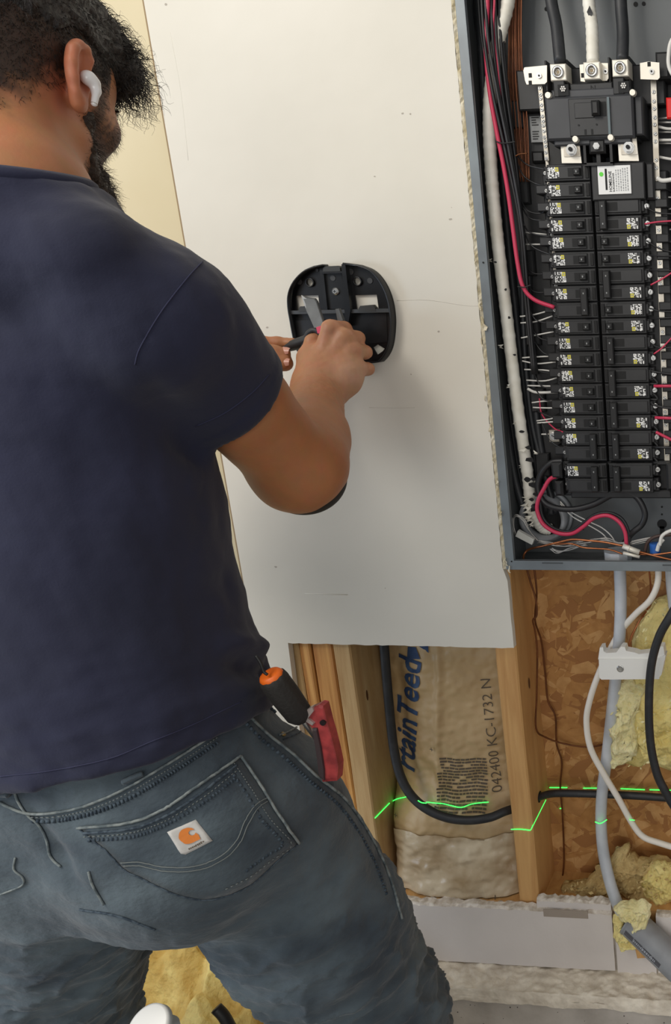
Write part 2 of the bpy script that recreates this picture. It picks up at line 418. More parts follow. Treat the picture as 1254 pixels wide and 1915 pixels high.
MB().box(x00, x11, .0, .12, zl, .29).build('concrete_core', M_conc, fnd)
mb = MB(); q = random.Random(2)              # air holes in the concrete face
for i in range(60):
    x = q.uniform(-.2, .34); z = q.uniform(.03, zl-.012); r_ = q.uniform(.0005, .0016)
    mb.disc((x, z), r_, -.0566, -.056, n=7)
mb.build('air_holes', mat('pit_dark', (92, 86, 80), .9), fnd)['kind'] = 'stuff'
fl_ = MB().box(-3, 3, -4, -.056, -.05, 0).build('floor', M_floor); tag(fl_, kind='structure')

# ---------------------------------------------------------------- kraft faced batt in the open bay
batt = empty('insulation_batt', (-.13, .08, .34))
tag(batt, 'brown paper faced insulation batt with blue lettering, in the open bay below the board', 'insulation')
KX0, KX1 = -.262, -.002
def kraft(x, z):
    u = (x-KX0)/(KX1-KX0); u = min(max(u, 0), 1)
    prof = math.sin(math.pi*u)**.55
    lw = min(1, max(0, (.56-z)/.10)); lw = lw*lw*(3-2*lw)
    prof = prof*(1-lw)+lw*min(1, math.sin(math.pi*u)**.16)
    y = .104-.040*prof-.030*lw*prof-.012*lw*max(0, min(1, (.40-z)/.07))
    y -= .007*noise.noise((x*14, 2, z*5))+.0035*noise.noise((x*30+5, 2, z*34))+.0018*noise.noise((x*80, 7, z*90))
    y -= .005*math.exp(-((u-.46-.06*math.sin(z*9))/.03)**2)*(z > .5)
    return y
def kg(u, t):
    x = KX0+(KX1-KX0)*u; z = .335+(1.0-.335)*t; return (x, kraft(x, z), z)
grid('paper_facing', 110, 260, kg, M_kraft, batt)
# paler translucent lower facing
def kg2(u, t):
    x = KX0+.004+(KX1-KX0-.006)*u; z = .333+(.455-.333)*t
    e = .012*noise.noise((x*20, 4, 1))*(t > .97)
    return (x, kraft(x, z)-.0035-.0035*noise.noise((x*45, 9, z*60))-.003*math.sin(t*3.1), z+e)
grid('lower_facing', 110, 60, kg2, M_kraft2, batt)
grid('side_flange', 4, 60, lambda u, t: (-.026+.022*u+.004*math.sin(t*7)-.02*(1-t)*0, .060+.03*(1-u), .58+.42*t), mat('flange', (176, 160, 134), .6, c2=(150, 134, 108), scale=20), batt)
mb = MB().box(KX0+.002, KX1-.002, .098, .111, .335, 1.0)
mb.build('fibre_core', M_glass2, batt)
# lettering follows the paper: origin and axes measured on the photograph
def along(p0, p1, Y):
    a = at(*p0, Y); b = at(*p1, Y); d = b-a; L_ = math.hypot(d[0], d[2]); u = (d[0]/L_, d[2]/L_)
    def fn(s, t):
        x = a[0]+u[0]*s-u[1]*t; z = a[2]+u[1]*s+u[0]*t
        return (x, kraft(x, z)-.0014, z)
    return fn, L_
fn, L_ = along((768, 1452), (786, 1232), .062)
text_mesh('rtainTeed', .066, M_inkblue, 'blue_lettering', batt, fn, seg=.006, shear=.12, sx=L_/.262*.98, off=.0014)
mb = MB()
def quadp(P): 
    v = [at(*p, .060) for p in P]; v = [(q_[0], kraft(q_[0], q_[2])-.0015, q_[2]) for q_ in v]; mb.add(v, [tuple(range(len(v)))])
quadp([(757, 1236), (759, 1212), (775, 1212), (784, 1234)]); quadp([(779, 1208), (800, 1208), (800, 1222)])
mb.build('blue_emblem', M_inkblue, batt)
mb = MB(); q = random.Random(6)
for r_ in range(17):
    y0 = 1418+r_*5.5
    x_a = 822+ (r_ % 5)*1.0-4*(r_ > 3); x_b = 906+r_*.4
    x = x_a
    while x < x_b:
        wd = q.uniform(4, 13); x2 = min(x+wd, x_b)
        if q.random() < .93:
            P = []
            for (a, b) in ((x, 0), (x2, 0), (x2, 3.1), (x, 3.1)):
                p = at(a, y0+b+1.4*math.sin(a*.09)+(a-822)*.06, .062); P.append((p[0], kraft(p[0], p[2])-.0015, p[2]))
            mb.add(P, [(0, 1, 2, 3)])
        x = x2+1.5
tag(mb.build('printed_paragraph', M_ink, batt), kind='stuff')
fn, L_ = along((939, 1480), (912, 1240), .075)
text_mesh('042400 KC-1732 N', .026, M_ink, 'stamped_code', batt, fn, seg=.006, sx=L_/.235, off=-.0002)
for (px, py, t_) in ((803, 1406, '+'), (738, 1526, '+'), (935, 1660, '1.')):
    p = at(px, py, .06); text_mesh(t_, .018, M_ink, 'printed_mark', batt, lambda s, t, p=p: (p[0]+s, kraft(p[0]+s, p[2]+t)-.0055, p[2]+t))
# ---------------------------------------------------------------- electrical panel
PX0, PX1, PZ0, PZ1 = 0.0402, 0.402, 1.004, 1.945
panel = empty('electrical_panel', (0.22, .05, PZ0))
tag(panel, 'open grey electrical panel full of black breakers at right of the white board', 'electrical panel')
mb = MB(); t = .0016
mb.box(PX0, PX1, .093, .095, PZ0, PZ1)                       # back
mb.box(PX0, PX0+t, 0.0, .094, PZ0, PZ1).box(PX1-t, PX1, 0, .094, PZ0, PZ1)
mb.box(PX0, PX1, 0.0, .094, PZ0, PZ0+t).box(PX0, PX1, 0, .094, PZ1-t, PZ1)
for (cx, cz, r_) in ((.30, 1.13, .0038), (.318, 1.04, .009)): pass
mb.build('enclosure', M_box, panel)
mb = MB()                                                   # folded front flanges
mb.box(PX0-.001, PX0+.0135, -.0016, .0005, PZ0, PZ1, bev=.0006).box(PX1-.0135, PX1, -.0016, .0005, PZ0, PZ1, bev=.0006)
mb.box(PX0-.001, PX1, -.0022, .0003, PZ0-.001, PZ0+.015, bev=.0006)
mb.box(PX0+.012, PX0+.0135, -.001, .006, PZ0+.015, PZ1); mb.box(PX0+.012, PX1-.012, -.001, .006, PZ0+.0135, PZ0+.015)
mb.build('flange', M_lip, panel)
mb = MB()
for (px, py, r_) in ((1112, 962, .0018), (1237, 948, .0018), (1237, 962, .0018), (1162, 970, .0018), (1021, 17, .003), (1188, 8, .0035), (1203, 7, .003), (1090, 990, .0014)):
    p = at(px, py, .0925); mb.disc((p[0], p[2]), r_, .0922, .093, n=12)
p = at(1237, 980, .0925); mb.disc((p[0], p[2]), .0085, .0921, .093, n=20); mb.box(p[0]-.004, p[0]+.004, .0921, .093, p[2]-.019, p[2]-.004)
for (px, py) in ((903, 491), (956, 1050)): p = at(px, py, -.0024); mb.disc((p[0], p[2]), .0014, -.0028, -.002, n=8)
tag(mb.build('punched_hole', M_hole, panel), kind='stuff')
mb = MB()
for k, (x, y) in enumerate(((.085, .05), (.118, .055), (.155, .045), (.19, .055), (.23, .045), (.30, .05), (.345, .05))):
    for r_ in ((.016, .0145), (.011, .0098)):
        v = []; n = 28; z = PZ0+t+.0004
        for rr in r_: v += [(x+rr*math.cos(6.2832*i/n), y+rr*math.sin(6.2832*i/n), z+.0004) for i in range(n)]
        mb.add(v, [(i, (i+1) % n, n+(i+1) % n, n+i) for i in range(n)])
tag(mb.build('knockout_ring', M_box, panel), kind='stuff')
for (a, b) in (((1013, 1053), (1052, 1056)), ((1238, 1057), (1254, 1058))):
    p = at(*a, -.003); r_ = at(*b, -.003); MB().box(p[0], r_[0], -.0028, -.002, p[2]-.001, p[2]+.001).build('stamped_mark', mat('stamp', (70, 74, 76), .6), panel)
# plastic interior base
bz0 = Z(1080, 925, .07); bz1 = Z(1080, 125, .06)
xL = X(985, 500, .06)-.018
mb = MB()
mb.box(xL+.006, .345, .072, .090, bz0+.03, bz1-.0, bev=.002)
mb.box(.135, .33, .045, .074, bz0+.004, 1.63, bev=.002)
for k in range(18): mb.box(.128, .152, .03, .075, 1.60-.0254*k, 1.613-.0254*k, bev=.0015)
for k in range(18): mb.box(.312, .332, .03, .075, 1.60-.0254*k, 1.613-.0254*k, bev=.0015)
for k in range(6): mb.box(xL+.006, xL+.03, .060, .075, 1.70-.11*k, 1.74-.11*k, bev=.002)
mb.build('interior_base', M_blk, panel)
# breakers (shared meshes), front face at y=.02, pitch one inch
PIT = .0254; ZR = 1.6284
zrow = lambda k: ZR-PIT*k
LX0, LX1 = .1500, .2165; RX0, RX1 = .2205, .2925; YF = .020
def breaker_body(w_, mirror, h=.0242):
    mb = MB(); s = -1 if mirror else 1
    def B(a, b, y0, y1, z0, z1, m=0, bev=0):
        mb.box(s*a, s*b, y0, y1, z0, z1, m, bev) if s > 0 else mb.box(-b, -a, y0, y1, z0, z1, m, bev)
    B(0, w_, .0015, .048, -h/2, h/2, 0, .0012)
    B(.003, w_-.011, -.0012, .002, -h/2+.003, h/2-.003, 0, .0009)
    B(w_-.007, w_-.002, -.0004, .002, -h/2+.003, h/2-.003, 1, .0004)      # dark end notch
    B(-.008, .0015, .012, .048, -h/2+.001, h/2-.001, 0, .0015)            # wire terminal block
    B(-.004, .001, .006, .02, -h/2+.004, h/2-.004, 0, .001)
    B(w_*.5, w_*.82, -.0017, -.0008, -h*.25, h*.25, 1)                    # toggle slot
    me_o = mb.build('circuit_breaker', [M_blkm, M_hole], None)
    me = me_o.data; bpy.data.objects.remove(me_o); return me
WL = LX1-LX0; WR = RX1-RX0
def toggle_mesh(on, mirror):
    mb = MB(); s = 1
    mb.box(-.0052, .0052, -.0075, -.001, -.0052, .0052, 0, .0014)
    mb.box(-.0035, .0035, -.0082, -.007, -.0012, .0012, 0, .0003)
    mb.box(-.0008, .0008, -.00865, -.008, -.0014, .0014, 1)
    o = mb.build('toggle', [M_blk2, M_labg]); me = o.data; bpy.data.objects.remove(o); return me
def tie_mesh():
    mb = MB(); mb.box(-.0055, .0055, -.0105, -.002, -PIT/2-.008, PIT/2+.008, 0, .0014)
    mb.box(-.0008, .0008, -.0108, -.01, PIT/2-.001, PIT/2+.0014, 1).box(-.0008, .0008, -.0108, -.01, -PIT/2-.001, -PIT/2+.0014, 1)
    o = mb.build('toggle_tie', [M_blk2, M_labg]); me = o.data; bpy.data.objects.remove(o); return me
def label_mesh(seed, mirror):
    q = random.Random(seed); mb = MB(); s = -1 if mirror else 1
    W_, H_ = .0175, .0155; nx, nz = 9, 7
    for i in range(nx):
        for j in range(nz):
            if i >= 6 and j >= 4: continue
            if q.random() < .68:
                x = (i-nx/2)*W_/nx; z = (j-nz/2)*H_/nz; a = W_/nx*(1.0 if q.random() < .6 else .6); b = H_/nz*(1.05 if q.random() < .6 else .6)
                x0, x1_ = sorted((s*x, s*(x+a))); zz0, zz1 = sorted((s*z, s*(z+b)))
                mb.box(x0, x1_, -.00135, -.001, zz0, zz1, 0)
    x0, x1_ = sorted((s*.0026, s*.0080)); z0, z1 = sorted((s*.0015, s*.0076))
    mb.box(x0, x1_, -.00135, -.001, z0, z1, 1); mb.box(x0+.0017, x1_-.0017, -.0015, -.001, z0+.0020, z1-.0020, 2)
    o = mb.build('rating_label', [M_lab, M_laby, M_labg]); me = o.data; bpy.data.objects.remove(o); return me
def screw_mesh(r_=.0032):
    mb = MB(); mb.disc((0, 0), r_, 0, .004, 0, 14); mb.box(-r_*.8, r_*.8, -.0003, .0005, -.0004, .0004, 1); mb.ring((0, 0), r_, r_*1.35, .0015, .004, 0, 14)
    o = mb.build('screw', [M_screw, M_hole]); me = o.data; bpy.data.objects.remove(o); return me
BM = {False: breaker_body(WL, False), True: breaker_body(WR, True)}
TG = toggle_mesh(1, 0); TIE = tie_mesh(); LB = [[label_mesh(s+1, m_) for s in range(4)] for m_ in (False, True)]; SCW = screw_mesh(); SCS = screw_mesh(.0022)
def inst(name, me, loc, parent, rz=0, sc=None):
    o = bpy.data.objects.new(name, me); COL.objects.link(o); o.location = loc
    if rz: o.rotation_euler = (0, rz, 0)
    if sc: o.scale = sc
    if parent is not None:
        par(o, parent)
    return o
def breaker(right, k, tied=0, label=True, dy=0.0):
    z = zrow(k)-(.0022 if k > 17 else 0); x = RX1 if right else LX0; W_ = WR if right else WL; s = -1 if right else 1
    b = inst('circuit_breaker', BM[right], (x, YF+dy, z), panel)
    tx = x+s*W_*(.80 if right else .72); 
    if tied == 0:
        inst('toggle', TG, (tx, YF+dy, z), b)
    elif tied == 1:
        inst('toggle_tie', TIE, (tx, YF+dy, z-PIT/2), b)
    if label: inst('rating_label', LB[int(right)][k % 4], (x+s*W_*(.20 if right else .165), YF+dy, z), b)
    if right: inst('terminal_screw', SCW, (x+.007, YF+.008+dy, z), b, .7*k)
    elif k < 20: inst('terminal_screw', SCS, (x-.0045, YF+.006, z+.001), b, .9*k)
    return b
for k in range(20):
    tied = {7: 1, 8: 2, 16: 1, 17: 2, 18: 1, 19: 2}.get(k, 0)
    breaker(False, k, tied, label=k not in (8, 17, 19), dy=-.004 if k > 17 else 0)
for k in range(2, 20):
    tied = {2: 1, 3: 2, 6: 1, 7: 2, 10: 1, 11: 2, 12: 1, 13: 2, 14: 1, 15: 2, 16: 1, 17: 2, 18: 1, 19: 2}.get(k, 0)
    breaker(True, k, tied, label=k not in (2, 6, 10, 12, 14, 16, 18), dy=-.004 if k > 17 else 0)
# big label-bearing module at the top of the right column
p = at(1108, 305, YF-.004); p2 = at(1207, 368, YF-.004)
mb = MB().box(RX0-.001, .3005, YF-.004, .06, zrow(1.5)-.004, zrow(-.42), 0, .0016).box(.3005, .314, YF+.004, .06, zrow(1.5)-.004, zrow(-.42), 0, .003)
surge = tag(mb.build('surge_module', M_blkm, panel))
ax, az = RX0+.0095, zrow(1.3)-.0005; bx_, bz_ = ax+.050, az+.040
mb = MB().box(ax-.002, bx_+.002, YF-.0043, YF-.002, az-.002, bz_+.002, 0).box(ax, bx_, YF-.0048, YF-.004, az, bz_, 1)
mb.build('module_label', [M_blk2, M_lab], surge)
mb = MB(); mb.disc((ax+.0055, bz_-.0115), .0032, YF-.0052, YF-.0046, 0, 18)
mb.box(ax+.011, ax+.014, YF-.0051, YF-.0046, az+.006, bz_-.004, 1)
q = random.Random(7)
for c_ in range(6):
    xx = ax+.027+c_*.0035
    z = az+.004
    while z < bz_-.005:
        l = q.uniform(.001, .004); mb.box(xx, xx+.0016, YF-.0051, YF-.0046, z, min(z+l, bz_-.003), 2); z += l+.0012
mb.build('fine_print', [M_green, M_hole, M_labg], surge)
text_mesh('HOMELINE', .0062, M_hole, 'module_lettering', surge, lambda s, t_: (ax+.0208-t_, YF-.0051, az+.003+s), sx=.98, off=.00008)
text_mesh('SURGEBREAKER', .0036, M_hole, 'module_lettering', surge, lambda s, t_: (ax+.0248-t_, YF-.0051, az+.003+s), sx=1.05, off=.00005)

# neutral bars
def bar(P, w_, scr, y):
    a = at(*P[0], y); b = at(*P[1], y)
    mb = MB(); mb.add([(a[0]-w_, y, a[2]), (a[0]+w_, y, a[2]), (b[0]+w_, y, b[2]), (b[0]-w_, y, b[2]),
                       (a[0]-w_, y+.008, a[2]), (a[0]+w_, y+.008, a[2]), (b[0]+w_, y+.008, b[2]), (b[0]-w_, y+.008, b[2])],
                      [(0, 1, 2, 3), (0, 4, 5, 1), (1, 5, 6, 2), (2, 6, 7, 3), (3, 7, 4, 0)])
    o = mb.build('neutral_bar', M_metal, panel)
    q = random.Random(int(P[0][0])); n = scr
    for i in range(n):
        if q.random() < .18: continue
        t_ = (i+.5+q.uniform(-.2, .2))/n; c = a+(b-a)*t_; inst('bar_screw', SCS, (c[0]+q.uniform(-.0006, .0006), y-.0015, c[2]), o, q.uniform(0, 3))
bar(((1009, 160), (1022, 300)), .0032, 14, .026); bar(((1022, 300), (1041, 560)), .0022, 14, .034)
bar(((1221, 150), (1235, 540)), .0042, 26, .036); bar(((1235, 540), (1247, 870)), .0042, 24, .036)
# main breaker
a = at(1017, 182, 0.004); b = at(1186, 258, .004)
mx0, mx1 = a[0], b[0]; mz0, mz1 = b[2]+.001, a[2]
mb = MB().box(mx0, mx1, .004, .06, mz0, mz1, 0, .003).box(mx1, mx1+.012, .012, .06, mz0+.004, mz1-.002, 0, .002)
mb.box(mx0+.010, mx1-.004, .008, .06, mz1-.004, mz1+.010, 0, .002).box(mx0+.008, mx1-.006, .010, .05, mz0-.007, mz0+.004, 0, .002)
main = mb.build('main_breaker', mat('main_breaker_black', (62, 63, 66), .5, c2=(54, 55, 58), scale=20), panel)
cxm = (mx0+mx1)/2; 
MB().box(cxm-.030, cxm+.031, .0015, .005, mz0+.004, mz1-.004, 0, .0012).box(cxm-.021, cxm+.008, .0004, .003, mz0+.028, mz1-.010, 0, .0008).box(cxm+.028, cxm+.0315, .0006, .003, mz0+.005, mz1-.004, 1).build('handle_plate', [M_blkm, mat('steel_blue', (94, 108, 112), .4)], main)
MB().box(cxm+.006, cxm+.018, -.009, .002, mz0+.030, mz1-.009, 0, .003).box(cxm+.018, cxm+.026, .0006, .002, mz0+.030, mz1-.010, 1).build('handle', [M_blk2, M_hole], main)
mb = MB(); mb.disc((cxm-.016, mz0+.019), .0014, .0008, .002, n=10).disc((cxm+.011, mz0+.019), .0014, .0008, .002, n=10).box(cxm-.008, cxm-.0052, .0008, .002, mz0+.006, mz0+.013).box(cxm+.002, cxm+.0048, .0008, .002, mz0+.006, mz0+.013)
mb.build('test_hole', M_hole, main)
for (px, py) in ((1024, 178), (1182, 173), (1075, 260), (1141, 257)):
    p = at(px, py, .002); mb = MB(); mb.disc((p[0], p[2]), .0042, .001, .008, 0, 16, .0052); mb.build('rivet', M_plate, main)
# black carrier above and below the main breaker
mb = MB()
zt = Z(1100, 125, .02)
for (px, w_) in ((1019, .003), (1058, .003), (1138, .003), (1175, .003)):
    x = X(px, 130, .02); mb.box(x-w_/2, x+w_/2, .022, .08, zt-.030, zt+.012, 0, .001)
mb.box(X(962, 130, .04), X(1240, 120, .04), .045, .08, zt-.05, zt+.006, 0, .002)
mb.box(X(1040, 170, .02), X(1060, 170, .02), .006, .07, mz1, mz1+.022, 0, .001).box(X(1150, 170, .02), X(1170, 170, .02), .006, .07, mz1, mz1+.022, 0, .001)
mb.box(X(1065, 165, .01), X(1145, 165, .01), .010, .07, mz1+.003, mz1+.018, 0, .0015)
mb.box(X(1225, 120, .03), X(1250, 110, .03), .03, .08, zt-.018, zt+.018, 0, .003)
mb.build('lug_carrier', M_blk, panel)
p = at(1103, 170, .009); text_mesh('N', .011, M_hole, 'carrier_letter', panel, lambda s, t_: (p[0]+s, .0095, p[2]+t_))
mb = MB()
for (px, py) in ((1052, 166), (1165, 160)):
    p = at(px, py, .004); mb.box(p[0]-.008, p[0]+.008, .0052, .0062, p[2]-.009, p[2]+.006, 0)
    for i in range(7):
        a_ = i*1.047; r_ = .0030 if i < 6 else 0; mb.disc((p[0]+r_*math.cos(a_), p[2]+r_*math.sin(a_)), .0012, .0036, .0055, 1, 8)
mb.build('strand_window', [M_hole, M_bare], panel)
def lug(px, py, w_, y=.004):
    p = at(px, py, y); mb = MB().box(p[0]-w_, p[0]+w_, y, y+.03, p[2]-w_*.95, p[2]+w_*.95, 0, .0012)
    o = mb.build('cable_lug', M_plate, panel)
    mb = MB(); mb.ring((p[0], p[2]), w_*.42, w_*.72, y-.0025, y, 0, 24); mb.disc((p[0], p[2]), w_*.44, y-.0005, y+.0002, 1, 20); mb.ring((p[0], p[2]), w_*.25, w_*.34, y-.001, y, 0, 6)
    mb.build('lug_screw', [M_screw, mat('socket', (120, 108, 88), .4, metal=.7)], o)
lug(1043, 135, .0118); lug(1106, 132, .0122); lug(1159, 127, .0118)
def plate(P, name='bus_plate', y=.02, holes=(), m=None):
    mb = MB(); pp = [at(*q_, y) for q_ in P]; mb.prism([(v_[0], v_[2]) for v_ in pp], y, y+.002)
    o = mb.build(name, m or M_plate, panel)
    for h in holes:
        c = at(h[0], h[1], y); k = MB()
        if h[2] == 's':
            k.disc((c[0], c[2]), .0036, y-.002, y, 0, 14).disc((c[0], c[2]), .0016, y-.0023, y-.0018, 1, 6); k.build('bolt', [M_screw, M_hole], o)
        else:
            k.box(c[0]-.0024, c[0]+.0024, y-.0004, y, c[2]-.003, c[2]+.003, 0, 0); k.build('square_hole', M_hole, o)
plate(((978, 132), (980, 126), (1022, 122), (1022, 153), (1018, 157), (984, 158), (981, 150)), holes=((1008, 142, 's'), (991, 141, 'h'), (991, 155, 'h')), y=.018)
plate(((1196, 118), (1212, 115), (1232, 117), (1233, 145), (1229, 149), (1197, 148)), holes=((1218, 134, 's'), (1213, 120, 'h')), y=.018)
plate(((1083, 121), (1093, 120), (1093, 153), (1085, 152)), holes=((1089, 141, 'h'),), y=.02)
plate(((1122, 118), (1136, 118), (1137, 146), (1134, 151), (1122, 151)), holes=((1132, 134, 's'),), y=.018)
for (c_, cy_) in ((1067, 280), (1174, 276)):
    plate(((c_-20, cy_-20), (c_+15, cy_-20), (c_+20, cy_+25), (c_-17, cy_+25)), y=.016)
    plate(((c_-14, cy_-12), (c_+16, cy_-12), (c_+18, cy_+12), (c_-13, cy_+13)), y=.0145, m=M_metal)
    p = at(c_+1, cy_, .01); mb = MB(); mb.disc((p[0], p[2]), .0085, .010, .015, 0, 20); mb.disc((p[0], p[2]), .0070, .005, .012, 0, 6); mb.disc((p[0], p[2]), .0030, .002, .012, 1, 12); mb.build('hex_nut', [M_screw, M_hole], panel)
p = at(1116, 274, .01); mb = MB().box(p[0]-.0125, p[0]+.0125, .008, .05, p[2]-.010, p[2]+.010, 0, .003).box(p[0]-.003, p[0]+.003, .014, .05, p[2]-.026, p[2]-.008)
mb.box(p[0]-.022, p[0]-.018, .012, .05, p[2]-.024, p[2]+.010).box(p[0]+.018, p[0]+.022, .012, .05, p[2]-.024, p[2]+.010).box(p[0]-.022, p[0]+.022, .012, .05, p[2]-.026, p[2]-.022)
cb = mb.build('centre_block', M_blk2, panel); mb = MB(); mb.disc((p[0], p[2]), .0052, .004, .009, 0, 6, .006).disc((p[0], p[2]), .0035, .0030, .0045, 0, 12); mb.build('hex_bolt', M_screw, cb)
# small sticker and black boxes left of the bar
p = at(990, 218, .068); q_ = at(1013, 266, .068); MB().box(p[0], q_[0]+.004, .066, .072, q_[2], p[2]).build('grey_sticker', M_labg, panel)
mb = MB(); q = random.Random(3)
for i in range(8):
    z = q_[2]+.004+i*.0035+(.006 if i > 3 else 0); mb.box(p[0]+.003, p[0]+q.uniform(.010, .016), .0655, .067, z, z+.0016)
mb.build('sticker_print', M_blk2, panel)
for (x0, y0, x1_, y1_) in ((978, 166, 1003, 205), (993, 283, 1018, 304)):
    a = at(x0, y0, .06); b = at(x1_, y1_, .06); MB().box(a[0], b[0], .058, .075, b[2], a[2], 0, .003).build('base_block', M_blk2, panel)
# earth lug lower left
p = at(1039, 814, .05); MB().box(p[0]-.009, p[0]+.009, .04, .06, p[2]-.010, p[2]+.010, 0, .0012).build('earth_lug', M_metal, panel)
inst('lug_screw', SCW, (p[0], .037, p[2]), panel, .5, (1.6, 1, 1.6))
# black mounting foot below the breaker stack
mb = MB()
a = at(1035, 868, .03); b = at(1068, 905, .03)
mb.box(a[0]-.002, b[0]-.012, .018, .06, a[2]-.022, a[2]+.004, 0, .004).box(a[0]+.002, b[0]-.012, .018, .06, a[2]-.052, a[2]-.027, 0, .004)
mb.box(.142, .325, .028, .08, zrow(17.6)-.006, zrow(17.6)+.001, 0, .002).box(.15, .32, .03, .08, zrow(19.8)-.006, zrow(19.5), 0, .002)
mb.box(.315, .332, .015, .06, zrow(19.4), zrow(17.6), 0, .004)
mb.build('breaker_foot', M_blk, panel)

# bushing of the big round knockout, the fitting in the floor of the box
p = at(1024, 962, .09)
mb = MB(); mb.ring((p[0], p[2]), .034, .041, .055, .093, 0, 36); mb.ring((p[0], p[2]), .041, .046, .080, .093, 0, 36)
bush = mb.build('conduit_bushing', M_conduit, panel); mb = MB(); mb.disc((p[0], p[2]), .034, .0915, .0925, 0, 32); mb.build('bushing_mouth', M_hole, bush)
def vcyl(c, r_, z0, z1, m, name, parent, n=28, ribs=0):
    v = []; f = []
    for z in (z0, z1):
        for i in range(n):
            rr = r_*(1+(.05 if ribs and i % 3 == 0 else 0)); v.append((c[0]+rr*math.cos(6.2832*i/n), c[1]+rr*math.sin(6.2832*i/n), z))
    f = [(i, (i+1) % n, n+(i+1) % n, n+i) for i in range(n)]+[tuple(range(n, 2*n))]
    return pymesh(name, v, f, m, parent, False)
cfx = X(1155, 1040, .05)
vcyl((cfx, .05), .023, PZ0+.002, PZ0+.019, M_greyc, 'cable_fitting', panel, 30, 1)

# ---------------------------------------------------------------- small wires of the panel
def wires(name, lst, r_, m, Y, parent=panel, sides=6):
    for L_ in lst:
        mb = MB(); mb.tube(pts(L_, Y), r_, sides, n=5); mb.build(name, m, parent)
yT = .040
wires('branch_wire', [
 ((962, 285, .05), (985, 308), (1020, 317, .03)), ((965, 300, .05), (978, 328), (1000, 343), (1024, 348, .03)),
 ((970, 365, .05), (985, 393), (1010, 399), (1025, 388, .03)), ((972, 380, .05), (990, 408), (1027, 413, .03)),
 ((972, 400, .05), (988, 433), (1028, 443, .03)), ((975, 415, .05), (992, 458), (1030, 477, .03)),
 ((978, 495, .05), (1000, 512), (1032, 510, .03)), ((983, 530, .05), (1000, 546), (1036, 546, .03)),
 ((983, 555, .05), (1000, 597), (1038, 606, .03)), ((990, 610, .05), (1010, 633), (1040, 638, .03)),
 ((996, 635, .05), (1016, 660), (1045, 668, .03)), ((992, 690, .05), (1020, 697), (1048, 698, .03)),
 ((997, 695, .05), (1012, 722), (1048, 727, .03)), ((1002, 730, .05), (1018, 748), (1050, 751, .03)),
 ((1003, 768, .05), (1028, 779), (1052, 782, .03)), ((1012, 790, .05), (1030, 825), (1054, 840, .03))], .0011, M_wblk, yT)
wires('neutral_wire', [
 ((976, 434), (1026, 439)), ((976, 457), (1028, 457)), ((972, 592), (1000, 588), (1036, 578)), ((973, 604), (1003, 601), (1038, 589)),
 ((974, 632), (1005, 626), (1042, 619)), ((976, 669), (1010, 667), (1046, 666)), ((976, 675), (1005, 680), (1046, 676)),
 ((980, 691), (1015, 692), (1050, 697)), ((984, 711), (1020, 712), (1050, 703)), ((986, 721), (1020, 722), (1052, 722)),
 ((994, 753), (1020, 750), (1050, 751)), ((996, 762), (1025, 763), (1052, 762)), ((1003, 787), (1030, 783), (1052, 776)), ((1004, 791), (1030, 789), (1053, 787)),
 ((1012, 812), (1028, 812))], .0013, M_white, .05)
wires('neutral_wire', [((986, 727), (1005, 734), (1054, 732))], .0024, M_white, .05)
wires('red_branch_wire', [((1008, 745, .05), (1013, 775), (1035, 800), (1052, 808, .03))], .0013, M_red, .05)
wires('right_branch_wire', [((1208, 388), (1230, 398), (1275, 401)), ((1208, 450), (1235, 466), (1275, 475)), ((1212, 477), (1275, 480)), ((1212, 505), (1275, 507)),
 ((1210, 575), (1235, 582), (1275, 582)), ((1214, 596), (1275, 593)), ((1215, 640), (1232, 650), (1275, 648))], .0013, M_wblk, .028)
wires('right_branch_wire', [((1216, 694), (1240, 698), (1275, 702)), ((1216, 755), (1240, 762), (1275, 765)), ((1216, 836), (1275, 838))], .0020, M_wblk, .026)
wires('right_red_wire', [((1205, 419), (1230, 415), (1275, 412)), ((1216, 533), (1240, 520), (1275, 497)), ((1222, 662), (1240, 648), (1275, 610))], .0014, M_red, .025)
wires('right_red_wire', [((1222, 722), (1275, 722)), ((1224, 781), (1275, 783)), ((1226, 808), (1240, 815), (1280, 835))], .0026, M_red, .022)
wires('ground_wire', [((1230, y), (1275, y+d)) for (y, d) in ((222, -4), (229, 0), (247, 0), (268, 0), (368, 2), (392, -3), (432, -6), (455, -6), (460, -14))], .0016, M_bare, .05)
wires('ground_wire', [((1230, 237), (1250, 241), (1275, 239)), ((1230, 262), (1275, 262)), ((1230, 293), (1250, 297), (1275, 300))], .0022, M_white, .046)
wires('module_pigtail', [((1228, 332), (1240, 338), (1275, 332))], .0035, M_white, .03)
wires('terminal_loop', [((1203, zz-4), (1222, zz+8), (1228, zz+18), (1205, zz+16)) for zz in (700, 729, 760, 789, 818, 848)], .0022, M_blk, .03)
# white curl and red tag at the right edge, white jacket
wires('white_loop', [((1275, 55), (1256, 75), (1250, 100), (1252, 130), (1275, 165))], .0032, M_white, .0)
MB().box(X(1245, 200, .0), X(1275, 200, .0), .0, .006, Z(1250, 222, 0), Z(1250, 182, 0), 0, .002).build('red_tag', M_redt, panel)
wires('tape_mark', [((1262, 10), (1262, 40))], .004, M_wblk, .0)

